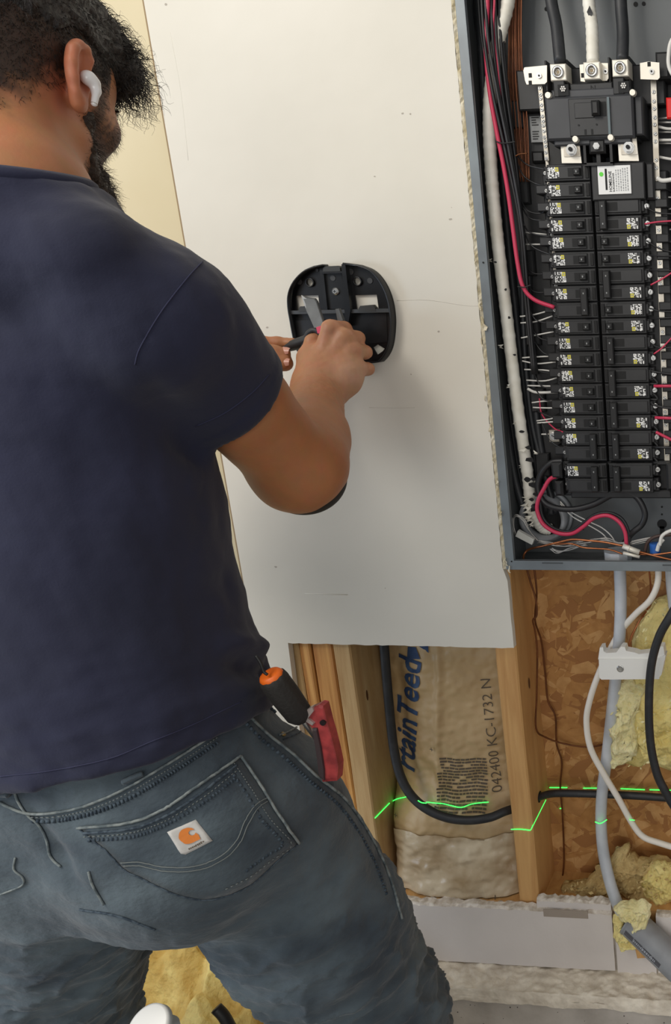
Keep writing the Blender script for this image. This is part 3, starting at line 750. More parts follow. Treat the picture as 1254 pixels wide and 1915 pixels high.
# ---------------------------------------------------------------- big cables, each a thing
def cable(name, L_, r_, m, label, Y=.03, cat='cable', sides=12, n=8, group=None):
    mb = MB(); mb.tube(pts(L_, Y), r_, sides, n=n); o = mb.build(name, m); return tag(o, label, cat, group)
cable('service_cable', ((1018, -100, .05), (1030, 0, .045), (1040, 50, .035), (1047, 118, .018)), .0092, M_cblk, 'thick black service cable entering the left lug at the top of the panel')
cable('service_cable', ((1158, -100, .05), (1160, 0, .045), (1164, 60, .035), (1163, 114, .018)), .0092, M_cblk, 'thick black service cable entering the right lug at the top of the panel')
svc = empty('service_cable', tuple(at(1100, 60, .04))); tag(svc, 'white taped service cable entering the middle lug of the panel', 'cable')
L_ = pts(((1095, -100, .05), (1100, 0, .045), (1106, 50, .035), (1108, 118, .018)), .03)
mb = MB(); Q = catmull(L_, 14); mb.tube(Q, [.0092+.0004*math.sin(i*2.1) for i in range(len(Q))], 14, n=1); mb.build('taped_jacket', M_tape, svc)
c = at(1103, 25, .030); MB().add([(c[0]-.005, c[1], c[2]+.002), (c[0], c[1]-.0012, c[2]+.010), (c[0]+.004, c[1], c[2]), (c[0], c[1]-.0008, c[2]-.008)], [(0, 1, 2, 3)]).build('torn_hole', M_blk2, svc)
# long white taped feeder on the left
feed = empty('feeder_cable', tuple(at(930, 500, .04))); tag(feed, 'long white taped cable running down the left inside of the panel, torn near the bottom', 'cable')
FL = ((958, -100, .05), (950, 0, .045), (928, 90, .04), (915, 200, .035), (918, 320, .035), (930, 450, .035), (948, 600, .038), (966, 750, .042), (985, 880, .05), (994, 950, .06), (1012, 985, .078), (1030, 990, .085))
Q = catmull(pts(FL, .04), 22); q = random.Random(1)
mb = MB(); mb.tube(Q, [.0097+(.0007 if i % 4 == 0 else 0)+q.uniform(-.0002, .0002) for i in range(len(Q))], 16, n=1); mb.build('taped_jacket', M_tape, feed)
mb = MB(); q = random.Random(12)
for (px, py, s) in ((924, 490, 3), (944, 541, 3.5), (950, 594, 3.5), (960, 664, 3), (974, 808, 5), (986, 838, 6), (990, 860, 8), (984, 898, 7), (995, 908, 8), (992, 935, 5), (996, 897, 5), (998, 925, 5)):
    c = at(px, py, .022 if py < 700 else (.03 if py < 870 else .038)); d = s*.0008
    c = c+np.array([0, .0, 0]); n = 7; a0 = q.random()*6
    mb.add([(c[0]+d*q.uniform(.4, 1.2)*math.cos(a0+6.28*i/n)*1.3, c[1]+.003*(1), c[2]+d*q.uniform(.5, 1)*math.sin(a0+6.28*i/n)) for i in range(n)], [tuple(range(n))])
tag(mb.build('tear', M_blk2, feed), kind='stuff')
mb = MB(); q = random.Random(13)
for (px, py, s, m_) in ((918, 487, 5, -1), (938, 648, 6, -1), (952, 722, 6, -1), (963, 790, 6, -1), (980, 845, 9, -1), (976, 872, 6, -1), (986, 930, 12, -1), (984, 945, 10, -1), (988, 955, 12, -1), (990, 970, 13, -1), (994, 980, 9, -1), (1000, 900, 6, 1), (1000, 846, 6, 1)):
    c = at(px, py, .035 if py < 850 else .048); d = s*.0008
    for k in range(3):
        tip = c+np.array([m_*d*q.uniform(.5, 1.4), -.004*q.random(), d*q.uniform(-.8, .8)])
        b1 = c+np.array([-m_*d*.6, 0, d*q.uniform(.2, .9)]); b2 = c+np.array([-m_*d*.5, 0, -d*q.uniform(.2, .9)])
        mb.add([b1, tip, b2, c+np.array([0, -.003, 0])], [(0, 1, 3), (1, 2, 3)])
mb.build('loose_tape', M_tape, feed)
RL = ((905, -100), (911, 0), (908, 90), (915, 170), (928, 245), (941, 310), (951, 370), (959, 430), (967, 490), (977, 535), (998, 560), (1036, 575))
cable('hot_wire', RL, .0033, M_red, 'thick red wire sweeping down the left bundle into the middle of the left breaker column', .022, 'wire')
cable('hot_wire', ((924, -100), (924, 0), (922, 60), (930, 120), (936, 190), (948, 260), (960, 330)), .0016, M_red, 'thin red wire inside the black bundle at the top left of the panel', .026, 'wire')
gb = 'black wires bundled down the left side of the panel'
q = random.Random(21)
paths = [((x0, -100, y_+.01), (x0+d1, 60, y_), (x0+d2, 170, y_), (x0+d3, 290, y_+.004), (x0+d4, 420, y_+.01), (x0+d5, 560, y_+.018), (x0+d6, 700, y_+.02))
         for (x0, y_, d1, d2, d3, d4, d5, d6) in (
          (896, .020, 8, 24, 50, 75, 86, 100), (903, .018, 8, 26, 50, 72, 84, 96), (916, .024, 4, 16, 40, 60, 70, 86), (922, .028, 5, 16, 34, 54, 66, 82),
          (930, .034, 5, 16, 32, 46, 56, 74), (889, .03, 10, 30, 56, 80, 92, 108), (935, .040, 4, 14, 28, 42, 54, 70), (893, .045, 12, 36, 62, 84, 96, 112))]
for L_ in paths: cable('bundle_wire', L_, .0024, M_wblk, 'black wire in the thick bundle running down the left side of the panel', group=gb, cat='wire')
gs = 'black cables behind the white taped cable'
for (x0, y_, r_) in ((872, .062, .007), (880, .075, .007), (890, .055, .006), (902, .08, .0075), (915, .085, .0075)):
    L_ = ((x0, -100), (x0+10, 100), (x0+22, 300), (x0+40, 500), (x0+62, 700), (x0+88, 880), (x0+108, 955))
    cable('side_cable', L_, r_, M_cblk, 'black cable in the shade between the panel side and the white taped cable', y_, group=gs)
cable('side_cable', ((925, 380), (938, 520), (952, 660), (968, 800), (978, 870)), .0018, M_dgreen, 'thin dark green wire along the left inner side of the panel', .05, 'wire')
cable('riser_cable', ((988, 500), (990, 600), (996, 700), (1003, 780), (1015, 860), (1030, 930), (1030, 962)), .0062, M_cblk, 'thick black cable behind the left wire bundle dropping into the round bushing', .070)
cable('riser_cable', ((975, 480), (978, 600), (984, 700), (996, 800), (1022, 900), (1040, 960)), .0045, M_cblk, 'slim black cable left of the thick one dropping into the round bushing', .066)
M_copm = mat('copper_brown', (150, 96, 66), .45, metal=.6, c2=(112, 66, 44), scale=40)  # darker, browner copper for the sheaf
gc = 'bare copper wires at the top left of the panel'
for i in range(11):
    x0 = 948+i*2.3; y_ = .05+.004*(i*7 % 5)
    cable('copper_wire', ((x0+6, -100), (x0+3, 60), (x0+2+i*.5, 150), (x0+6+i*.8, 220), (x0+12+i*.5, 290), (x0+18, 340)), .00095, M_copm, 'thin bare copper wire in the sheaf at the top left of the panel', y_, 'wire', 6, 5, gc)
cable('cable_tie', ((926, 264), (940, 268), (963, 265)), .0010, M_blk2, 'black cable tie around the wire bundle beside the red wire', .016, 'cable tie', 6)
cable('cable_tie', ((963, 292), (972, 288), (985, 287)), .0010, M_copd, 'brown tie under the copper sheaf', .03, 'cable tie', 6)
cable('cable_tie', ((967, 536), (980, 537), (992, 533)), .0010, M_blk2, 'black cable tie where the red wire bends to the breakers', .016, 'cable tie', 6)
# loops at the bottom
cable('hot_wire', ((1052, 862), (1030, 866), (1012, 885), (1005, 912), (1016, 938), (1040, 950), (1075, 952), (1110, 943), (1140, 927), (1165, 920), (1190, 930), (1205, 958), (1200, 980), (1180, 998), (1165, 1018, .05)), .0052, M_wblk, 'thick black looped wire under the breakers', .035, 'wire', n=10)
cable('hot_wire', ((1046, 889), (1028, 896), (1016, 915), (1006, 935), (1004, 955), (1015, 980), (1040, 996), (1068, 998), (1090, 985), (1110, 969), (1135, 964), (1156, 975), (1168, 995), (1171, 1022)), .0034, M_red, 'thick red looped wire above the floor of the panel', .024, 'wire', n=10)
cable('hot_wire', ((1018, 905), (1010, 940), (1016, 970), (1038, 989), (1066, 994), (1090, 978), (1112, 963), (1138, 959), (1162, 970), (1175, 995), (1177, 1022)), .0028, M_wblk, 'slim black wire following the red loop', .034, 'wire', n=10)
for L_, l_ in ((((1047, 938), (1065, 956), (1100, 975), (1125, 987), (1143, 1003), (1152, 1020)), 'upper'), (((1047, 942), (1070, 966), (1105, 985), (1128, 1000), (1140, 1018)), 'lower')):
    cable('thin_white_wire', L_, .0011, M_white, '%s of two thin white wires sloping from the bushing to the floor fitting' % l_, .05, 'wire', 6)
cable('copper_wire', ((978, 1046, .03), (980, 1036, .03), (990, 1027, .03), (1020, 1020), (1045, 1014), (1070, 1009), (1100, 1011), (1130, 1014), (1165, 1021)), .0019, M_cop, 'bare copper wire arching low across the floor of the panel to the silver crimp', .018, 'wire')
cable('copper_wire', ((1036, 1018), (1068, 1017), (1090, 1024), (1115, 1026), (1140, 1028), (1164, 1036)), .0016, M_cop, 'second bare copper wire waving just under the first', .022, 'wire')
cable('copper_wire', ((1188, 1029), (1210, 1036), (1275, 1052)), .0019, M_cop, 'bright copper wire leaving the silver crimp to the lower right', .016, 'wire')
cable('copper_wire', ((1190, 1036), (1225, 1037), (1275, 1030)), .0017, M_cop, 'copper wire leaving the silver crimp level to the right', .02, 'wire')
mb = MB(); a = at(1164, 1021, .012); b = at(1195, 1033, .012)
mb.tube([a, b], .0048, 8, n=1); mb.tube([a+(b-a)*.3, a+(b-a)*.42], .0054, 8, n=1); mb.tube([a+np.array([0, 0, -.012]), b+np.array([0, 0, -.008])], .003, 8, n=1)
tag(mb.build('crimp_connector', M_plate), 'silver crimp joining two copper wires near the panel floor', 'connector')
q = random.Random(31); mb = MB()
for k in range(5):
    L_ = [(1004, 1013), (1050, 1020), (1090, 1014), (1130, 1009), (1165, 1017), (1215, 1008)]
    mb.tube(pts([(x+q.uniform(-3, 3), y+q.uniform(-4, 4), .03+q.uniform(0, .006)) for x, y in L_], .03), .0009, 5, n=5)
for k in range(5):
    L_ = [(963, 998), (958, 975), (965, 964), (978, 972), (990, 993), (1005, 1012)]
    mb.tube(pts([(x+q.uniform(-2.5, 2.5), y+q.uniform(-2.5, 2.5), .03+q.uniform(0, .008)) for x, y in L_], .03), .0009, 5, n=5)
for k in range(4):
    L_ = [(1030, 1026), (1045, 1032), (1065, 1026), (1095, 1018)]
    mb.tube(pts([(x+q.uniform(-3, 3), y+q.uniform(-3, 3), .034) for x, y in L_], .03), .0008, 5, n=5)
tag(mb.build('bare_strands', M_bare), 'loop of bare silvery strands in the lower left corner of the panel', 'wire')
P = [at(x, y, .018) for x, y in ((968, 992), (998, 1009), (994, 1019), (963, 1003))]
mb = MB(); mb.add([(p_[0], p_[1], p_[2]) for p_ in P]+[(p_[0], p_[1]+.008, p_[2]) for p_ in P], [(0, 1, 2, 3), (7, 6, 5, 4), (0, 4, 5, 1), (1, 5, 6, 2), (2, 6, 7, 3), (3, 7, 4, 0)])
tag(mb.build('wire_tag', mat('tag_grey', (186, 186, 180), .6)), 'pale grey flat tag on the bare strands in the corner', 'tag')
cable('black_pigtail', ((1205, 1033), (1210, 1015), (1222, 1005), (1240, 1001), (1275, 998)), .0030, mat('pigtail_brown', (70, 52, 46), .5), 'dark pigtail arching at the lower right of the panel', .03, 'wire')
cable('white_pigtail', ((1233, 1020), (1236, 1005), (1242, 998), (1252, 993), (1275, 985)), .0030, M_white, 'white pigtail curling at the lower right of the panel', .015, 'wire')
mb = MB(); a = at(1224, 1024, .03); vcyl((a[0], a[1]), .009, a[2]-.012, a[2]+.008, M_blue, 'x', None).name = 'wire_nut'
tag([o for o in bpy.data.objects if o.name == 'wire_nut'][0], 'blue wire nut on the floor of the panel at right', 'wire nut')
cable('white_pigtail', ((1228, 1030), (1232, 1018), (1240, 1008)), .0034, M_white, 'short white stub in front of the blue wire nut', .018, 'wire')
# ---------------------------------------------------------------- wall mount plate on the board
dc = at(633, 585, -.01)
dev = empty('mounting_plate', tuple(at(633, 585, 0))); tag(dev, 'black rounded plastic mounting plate screwed to the white board, under the raised hand', 'mounting plate')
DP = [(602, 494), (586, 497), (568, 505), (553, 518), (542, 534), (536, 553), (536, 575), (540, 600), (546, 632), (553, 655), (567, 672), (590, 680), (640, 683), (700, 679), (712, 674), (722, 660), (728, 642), (731, 615), (731, 592), (727, 565), (719, 541), (706, 519), (690, 504), (668, 495), (640, 491)]
def w2(L_, Y): return [(v[0], v[2]) for v in pts(L_, Y)]
def smooth2(P, n=4):
    P3 = [np.array((p[0], 0, p[1])) for p in P]; Q = P3+[P3[0]]
    E_ = [P3[-1]]+Q+[P3[1]]; out = []
    for i in range(1, len(E_)-2):
        a, b, c, d = E_[i-1:i+3]
        for k in range(n):
            t = k/n; o = 0.5*((2*b)+(-a+c)*t+(2*a-5*b+4*c-d)*t*t+(-a+3*b-3*c+d)*t**3); out.append((o[0], o[2]))
    return out
out_ = w2(DP[:-1], -.014)
# outline from the left shoulder of the notch round to its right shoulder
Ymid, Yf = -.0045, -.0165
mb = MB()
arc = [(p[0], p[1]) for p in w2(DP[1:-1], Yf)]
cur = catmull([np.array((a, 0, b)) for a, b in arc], 4)
cur = [np.array((*w2([(602, 494)], Yf)[0],))]+[np.array((c[0], c[2])) for c in cur]+[np.array(w2([(640, 491)], Yf)[0])]
# rim wall
cen = np.array(w2([(634, 590)], Yf)[0]); v = []; f = []; T = .0028
for p in cur:
    d = cen-p; d /= np.linalg.norm(d); i_ = p+d*T
    v += [(p[0], 0, p[1]), (p[0], Yf+.001, p[1]), (p[0]+d[0]*.001, Yf, p[1]+d[1]*.001), (i_[0], Yf, i_[1]), (i_[0], -.003, i_[1])]
n = len(cur)
for i in range(n-1):
    for k in range(4): f.append((5*i+k, 5*i+5+k, 5*i+6+k, 5*i+1+k))
f += [(0, 1, 2, 3, 4), tuple(5*(n-1)+k for k in (4, 3, 2, 1, 0))]
M_dev = mat('plate_black', (17, 18, 20), 0.32, c2=(38, 39, 41), scale=26, detail=7, lo=.45, hi=.85)
M_dev2 = mat('plate_black_matt', (11, 11, 13), 0.34, c2=(30, 31, 33), scale=30, detail=7, lo=.5, hi=.9)
pymesh('rim', v, f, M_dev, dev, True)
# base sheet with real openings: build from cells
def inside(p, poly):
    c = False; n = len(poly)
    for i in range(n):
        a, b = poly[i], poly[i-1]
        if (a[1] > p[1]) != (b[1] > p[1]) and p[0] < (b[0]-a[0])*(p[1]-a[1])/(b[1]-a[1])+a[0]: c = not c
    return c
ringp = [tuple(c) for c in cur]
def base_sheet():
    bm = bmesh.new(); holes = [w2([(553, 553), (595, 552), (597, 580), (556, 581)], Ymid), w2([(663, 552), (704, 551), (708, 580), (667, 580)], Ymid),
                               w2([(697, 650), (706, 644), (719, 652), (707, 667)], Ymid)]
    for (px, py, r_) in ((580, 528, .0056), (669, 526, .0056)):
        c = w2([(px, py)], Ymid)[0]; holes.append([(c[0]+r_*math.cos(6.283*i/14), c[1]+r_*1.2*math.sin(6.283*i/14)) for i in range(14)])
    notch = w2([(596, 490), (597, 504), (642, 504), (640, 486)], Ymid)
    sh = []
    P = [tuple(c) for c in ringp]+w2([(642, 509), (602, 510)], Ymid)
    geo = []
    for L_ in [P]+holes:
        vs = [bm.verts.new((x, Ymid, z)) for x, z in L_]
        for i in range(len(vs)): geo.append(bm.edges.new((vs[i-1], vs[i])))
    bmesh.ops.triangle_fill(bm, edges=geo, use_beauty=True)
    bmesh.ops.recalc_face_normals(bm, faces=bm.faces)
    r_ = bmesh.ops.solidify(bm, geom=bm.faces[:], thickness=.0025)
    me = bpy.data.meshes.new('base_sheet'); bm.to_mesh(me); bm.free(); return link('base_sheet', me, M_dev2, dev)
base_sheet()
def pbox(x0, y0, x1_, y1_, ya, yb, name='rib', m=M_dev, slant=0, bev=.0006, parent=dev):
    a = at(x0, y0, ya); b = at(x1_, y1_, ya); mb = MB()
    mb.box(a[0], b[0], ya, yb, min(a[2], b[2]), max(a[2], b[2]), 0, bev, rot=slant); return mb.build(name, m, parent)
pbox(537, 581, 729, 584.5, -.0125, -.003, 'cross_rib', mat('rib_grey', (66, 68, 70), .35))
def pprism(L_, ya, yb, name, m=M_dev, parent=dev):
    mb = MB(); mb.prism(w2(L_, ya), ya, yb); o = mb.build(name, m, parent); return o
pprism([(597, 505), (604, 505), (612, 580), (606, 580)], -.012, -.003, 'channel_wall'); pprism([(638, 494), (645, 494), (655, 580), (650, 610), (645, 600)], -.016, -.003, 'channel_wall')
pprism([(602, 508), (638, 508), (646, 578), (612, 578)], -.0085, -.003, 'channel_bed')
pprism([(604, 501), (607, 498), (632, 497), (635, 500), (636, 511), (603, 512)], -.013, -.004, 'top_clip', mat('clip_grey', (52, 52, 50), .5))
pprism([(600, 508), (641, 507), (641, 511), (600, 512)], -.0145, -.004, 'channel_lip')
pprism([(558, 578), (561, 573), (574, 572), (578, 582), (558, 584)], -.013, -.004, 'clip', mat('clip_grey2', (50, 50, 49), .5)); pprism([(670, 578), (673, 572), (696, 570), (701, 576), (702, 582), (669, 583)], -.013, -.004, 'clip', mat('clip_grey3', (50, 50, 49), .5))
pprism([(543, 600), (604, 597), (606, 640), (552, 645)], -.0075, -.004, 'pocket_floor'); pprism([(657, 588), (722, 586), (724, 640), (660, 645)], -.0055, -.004, 'pocket_floor')
for (px, py, r_) in ((557, 527, 5.2), (653, 508, 5.5), (689, 525, 5.2), (622, 520, 5), (590, 505, 3)):
    c = w2([(px, py)], -.009)[0]; mb = MB(); mb.disc(c, r_*.00085, -.0092 if 600 < px < 640 else -.0055, -.004, 0, 16); mb.build('ejector_mark', mat('boss_grey', (62, 62, 62), .4), dev)
c = w2([(626, 545)], -.011)[0]
mb = MB(); mb.disc(c, .0034, -.0125, -.0105, 0, 18, .0056).disc(c, .0056, -.0105, -.008, 0, 18); sc_ = mb.build('centre_screw', M_screw, dev)
MB().box(c[0]-.0022, c[0]+.0022, -.0127, -.0118, c[1]-.0005, c[1]+.0005).box(c[0]-.0005, c[0]+.0005, -.0127, -.0118, c[1]-.0022, c[1]+.0022).build('cross_recess', M_hole, sc_)
for (px, py) in ((580, 528), (669, 526)):
    c = w2([(px, py)], Ymid)[0]; mb = MB(); mb.ring(c, .0056, .0072, -.0075, -.0045, 0, 20); mb.build('screw_boss', M_dev, dev)
pprism([(697, 650), (706, 644), (719, 652), (707, 667)], -.0012, -.0004, 'foam_pad', mat('foam', (214, 212, 200), .8))
pprism([(699, 668), (722, 652), (724, 656), (706, 675)], -.015, -.003, 'corner_rib')

# ---------------------------------------------------------------- cables under the panel
gc_ = empty('riser_conduit', tuple(at(1150, 1300, .03)))
cable('grey_cable', ((1158, 1050, .05), (1160, 1130, .045), (1157, 1200, .04), (1147, 1300, .05), (1136, 1400, .055), (1124, 1500, .045), (1126, 1580, .03), (1140, 1650, .01), (1158, 1700, -.008), (1172, 1725, -.014)), .0108, M_greyc, 'thick light grey cable hanging from the panel down past the white bracket', .04, n=10)
bpy.data.objects.remove(gc_)
cd = empty('grey_conduit', tuple(at(1200, 1750, -.03))); tag(cd, 'grey plastic conduit with printed markings slanting down at the lower right corner', 'conduit')
cdl = [(1178, 1722, -.016), (1300, 1840, -.080)]
mb = MB(); Q = pts(cdl, 0); Q = [Q[0], Q[0]+(Q[1]-Q[0])*3.0]; mb.tube(Q, .0265, 28, n=1, cap=False); mb.tube([Q[0], Q[0]+(Q[1]-Q[0])*.008], .0275, 28, n=1, cap=False); mb.build('pipe', M_conduit, cd)
a0, a1 = at(1165, 1720, -.05), at(1222, 1782, -.075)
ax_ = (Q[-1]-Q[0])/np.linalg.norm(Q[-1]-Q[0])
toc = CAM-at(1230, 1775, -.05); sd = np.cross(ax_, toc); sd /= np.linalg.norm(sd); nn = np.cross(sd, ax_)
if sd[2] > 0: sd = -sd
def onpipe(s, t):                                       # s along the pipe, t around it
    a = t/.0265; base_ = Q[0]+ax_*s; return base_+.0269*(nn*math.cos(a)+sd*math.sin(a))
mb = MB(); q = random.Random(4)
for i in range(4):
    s0, s1 = .008+i*.022, .008+i*.022+.020; v = [onpipe(s, t) for s, t in ((s0, .018), (s1, .018), (s1, .028), (s0, .028))]
    mb.add(v, [(0, 1, 2, 3)])
mb.build('dark_stripe', mat('stripe', (84, 84, 90), .6), cd)
mb = MB(); s0 = .030
while s0 < .082:
    wd = q.uniform(.0015, .004); mb.add([onpipe(s0, .0205)+nn*.0003, onpipe(s0+wd, .0205)+nn*.0003, onpipe(s0+wd, .0255)+nn*.0003, onpipe(s0, .0255)+nn*.0003], [(0, 1, 2, 3)]); s0 += wd+.0014
tag(mb.build('worn_print', mat('print_pale', (168, 172, 180), .6), cd), kind='stuff')
cable('white_cable', ((1230, 1050, .02), (1229, 1090, .02), (1215, 1122, .02), (1188, 1148, .03), (1160, 1180, .045), (1140, 1215, .04), (1118, 1262, .03), (1102, 1310, .025), (1096, 1350, .025), (1104, 1400, .022), (1130, 1450, .02), (1155, 1492, .02), (1180, 1537, .02), (1200, 1563, .018), (1228, 1575, .015), (1290, 1590, .01), (1420, 1600, .03)), .0056, mat('white_sheath', (228, 222, 212), .5), 'white sheathed cable looping from the panel behind the bracket and off to the right', .02)
cable('black_cable', ((1300, 1068, .03), (1275, 1115, -.02), (1253, 1152, -.03), (1232, 1190, -.03), (1218, 1240, -.03), (1213, 1300, -.03), (1214, 1370, -.03), (1222, 1425, -.03), (1238, 1470, -.03), (1280, 1530, -.02), (1380, 1600, .03)), .0074, M_cblk, 'thick black cable bowing in front of the white bracket at the right edge', -.03)
cable('grey_cable', ((1252, 1050, .04), (1254, 1100, .04), (1262, 1160, .05)), .0085, M_greyc, 'short length of grey cable under the panel at the right edge', .04)
cable('black_cable', ((717, 1195, .045), (722, 1260, .045), (729, 1340, .045), (736, 1400, .04), (748, 1450, .03), (768, 1487, .02), (798, 1513, .012), (835, 1529, .008), (875, 1534, .008), (915, 1529, .014), (945, 1517, .03), (975, 1508, .06)), .0082, M_cblk, 'black cable hanging down beside the brown batt and bending round to the stud', .03, n=10)
cable('black_cable', ((995, 1497, .062), (1012, 1489, .060), (1035, 1484, .056), (1080, 1484, .055), (1140, 1486, .06), (1200, 1489, .06), (1290, 1495, .06), (1430, 1500, .06)), .0070, M_cblk, 'black cable running level from the stud hole to the right across the sheathing', .055)
p = at(1007, 1497, .05); mb = MB()
mb.add([(.0392, .062+.011*math.cos(6.283*i/16), p[2]+.011*math.sin(6.283*i/16)) for i in range(16)], [tuple(range(16))]); mb.build('drilled_hole', M_hole, wall)
cable('copper_wire', ((983, 1058, .05), (992, 1090, .05), (1001, 1120, .05), (1003, 1150, .05), (996, 1160, .05), (1000, 1180, .06), (1004, 1220, .065), (1003, 1300, .065), (1002, 1362, .065), (1020, 1379, .08), (1055, 1391, .095), (1095, 1397, .1), (1120, 1394, .1), (1137, 1388, .1)), .0017, M_copd, 'dull copper wire dropping beside the stud then turning right toward the insulation', .06, 'wire')
cable('copper_wire', ((998, 1058, .06), (1003, 1110, .06), (1000, 1160, .07), (1012, 1200, .095), (1019, 1260, .1), (1024, 1310, .1), (1038, 1340, .1), (1040, 1390, .1), (1050, 1425, .1), (1047, 1470, .1), (1051, 1520, .1), (1054, 1600, .1), (1051, 1640, .1), (1043, 1668, .1)), .0017, M_copd, 'longer dull copper wire wandering down the sheathing to the sole plate', .1, 'wire')
cable('copper_wire', ((1212, 1056, .07), (1216, 1100, .07), (1212, 1135, .07), (1196, 1160, .08), (1180, 1190, .07), (1174, 1215, .06)), .0016, M_cop, 'short bright copper wire between the white and grey cables above the bracket', .07, 'wire')
# white bracket
br = empty('white_bracket', tuple(at(1170, 1240, .0))); tag(br, 'white plastic bracket with two scooped cutouts, screwed across the grey cable', 'bracket')
BP = [(1120, 1268), (1118, 1232), (1121, 1211), (1127, 1210), (1128, 1218), (1133, 1221), (1152, 1220), (1158, 1212), (1161, 1209), (1168, 1210), (1170, 1217), (1186, 1220), (1194, 1223), (1212, 1221), (1222, 1212), (1230, 1208), (1240, 1209), (1244, 1230), (1234, 1268), (1228, 1271), (1124, 1271)]
mb = MB(); mb.prism(w2([(1119, 1233), (1218, 1233), (1234, 1230), (1232, 1270), (1124, 1271), (1120, 1267)], -.004), -.004, .018); mb.build('front_plate', M_wplast, br)
mb = MB(); mb.prism(w2(BP[1:-4]+[(1243, 1233), (1118, 1233)][::1], .0), -.0005, .018); mb.build('scooped_edge', M_wplast, br)
c = w2([(1159, 1251)], -.005)[0]; mb = MB(); mb.disc(c, .0035, -.0062, -.004, 0, 16); mb.ring(c, .0035, .0062, -.0046, -.004, 0, 20); mb.build('bracket_screw', M_screw, br)
a = w2([(1217, 1232), (1244, 1225), (1236, 1262), (1228, 1271)], -.002); mb = MB(); mb.prism(a, -.0025, .018); mb.build('end_cheek', M_wplast, br)

# ---------------------------------------------------------------- loose insulation
def fluff(name, outline, ya, depth, m, label, seed, amp=.012, nx=70, ny=90, f1=18, f2=55, parent=None):
    """padded tuft: closed blob whose front billows, fringe ragged"""
    P = pts(outline, ya); cx = np.mean([p[0] for p in P]); cz = np.mean([p[2] for p in P]); n = len(P); v = []; f = []
    N = nx; Rn = ny//3
    loop = catmull(P+[P[0]], max(2, N//n))[:-1]; N = len(loop)
    for side in (0, 1):
        for j in range(Rn+1):
            r_ = j/Rn
            for i, p in enumerate(loop):
                x = cx+(p[0]-cx)*r_; z = cz+(p[2]-cz)*r_
                h = depth*math.sqrt(max(0, 1-r_**3))
                if side: y = ya+.002+h*.25
                else:
                    nz1 = noise.fractal((x*f1, seed, z*f1), .8, 2.1, 4); nz2 = noise.ridged_multi_fractal((x*f2, seed+3, z*f2), .9, 2.0, 3, 1.0, 2.0)
                    y = ya-h-amp*nz1-amp*.25*nz2*(r_ < .99)
                if r_ > .85:
                    k = (r_-.85)/.15; x += amp*.7*k*noise.noise((x*90, seed, z*90)); z += amp*.7*k*noise.noise((x*90, seed+9, z*90))
                v.append((x, y, z))
    S = (Rn+1)*N
    for side in (0, 1):
        for j in range(Rn):
            for i in range(N):
                a, b = side*S+j*N+i, side*S+j*N+(i+1) % N
                f.append((a, b, b+N, a+N) if side else (a, a+N, b+N, b))
    for i in range(N):
        a = Rn*N+i; b = Rn*N+(i+1) % N; f.append((a, S+a, S+b, b))
    o = pymesh(name, v, f, m, parent, True)
    if label: tag(o, label, 'insulation')
    return o
def tufts(name, outline, ya, m, parent, n, seed, L0=.010, spread=.012):
    q = random.Random(seed); P = w2(outline, ya); xs_ = [p[0] for p in P]; zs_ = [p[1] for p in P]; mb = MB(); k = 0
    while k < n:
        x = q.uniform(min(xs_), max(xs_)); z = q.uniform(min(zs_), max(zs_))
        if not inside((x, z), P): continue
        k += 1; a = q.uniform(0, 6.28); L_ = L0*q.uniform(.5, 1.8); w_ = L_*q.uniform(.2, .5); y = ya-q.uniform(0, spread)
        ux, uz = math.cos(a), math.sin(a)
        mb.add([(x-ux*L_/2, y, z-uz*L_/2), (x-uz*w_/2, y-q.uniform(.001, .004), z+ux*w_/2), (x+ux*L_/2, y-q.uniform(0, .004), z+uz*L_/2), (x+uz*w_/2, y+.001, z-ux*w_/2)], [(0, 1, 2), (0, 2, 3)])
    return tag(mb.build(name, m, parent), kind='stuff')
F1 = [(1158, 1270), (1150, 1300), (1141, 1330), (1148, 1350), (1133, 1395), (1140, 1435), (1165, 1428), (1195, 1432), (1225, 1425), (1300, 1440), (1320, 1300), (1300, 1180), (1270, 1118), (1240, 1112), (1215, 1135), (1195, 1160), (1182, 1200), (1186, 1250)]
fa = empty('insulation_wad', tuple(at(1200, 1300, .08))); tag(fa, 'torn pale yellow insulation wad bulging behind the white bracket at the right edge', 'insulation')
fluff('fibre_mass', F1, .095, .03, M_glass, None, 3, parent=fa)
fluff('fibre_fold', [(1160, 1275), (1148, 1305), (1152, 1330), (1138, 1350), (1150, 1372), (1140, 1400), (1146, 1432), (1180, 1420), (1196, 1385), (1190, 1340), (1205, 1290), (1190, 1272)], .066, .018, M_glass3, None, 8, amp=.016, f1=28, f2=70, parent=fa)
fluff('fibre_fold', [(1195, 1345), (1215, 1330), (1260, 1330), (1290, 1380), (1260, 1425), (1215, 1420), (1195, 1395)], .064, .016, M_glass, None, 14, amp=.014, f1=30, parent=fa)
tufts('loose_fibres', F1, .052, M_glass3, fa, 160, 5, .006)
F2 = [(1052, 1680), (1050, 1655), (1075, 1650), (1100, 1640), (1120, 1620), (1140, 1612), (1150, 1590), (1172, 1580), (1185, 1600), (1210, 1605), (1240, 1602), (1300, 1640), (1300, 1700), (1180, 1700), (1100, 1690)]
fb_ = empty('insulation_scraps', tuple(at(1160, 1660, .05))); tag(fb_, 'heap of tan insulation scraps lying on the sole plate at the lower right', 'insulation')
fluff('fibre_mass', F2, .070, .026, M_glass2, None, 5, amp=.016, f1=26, f2=60, parent=fb_)
fluff('fibre_fold', [(1200, 1640), (1215, 1615), (1250, 1612), (1290, 1650), (1280, 1690), (1225, 1688), (1204, 1665)], .05, .02, M_glass, None, 15, amp=.014, f1=30, parent=fb_)
tufts('loose_fibres', F2, .040, M_glass2, fb_, 350, 7, .006, .02)
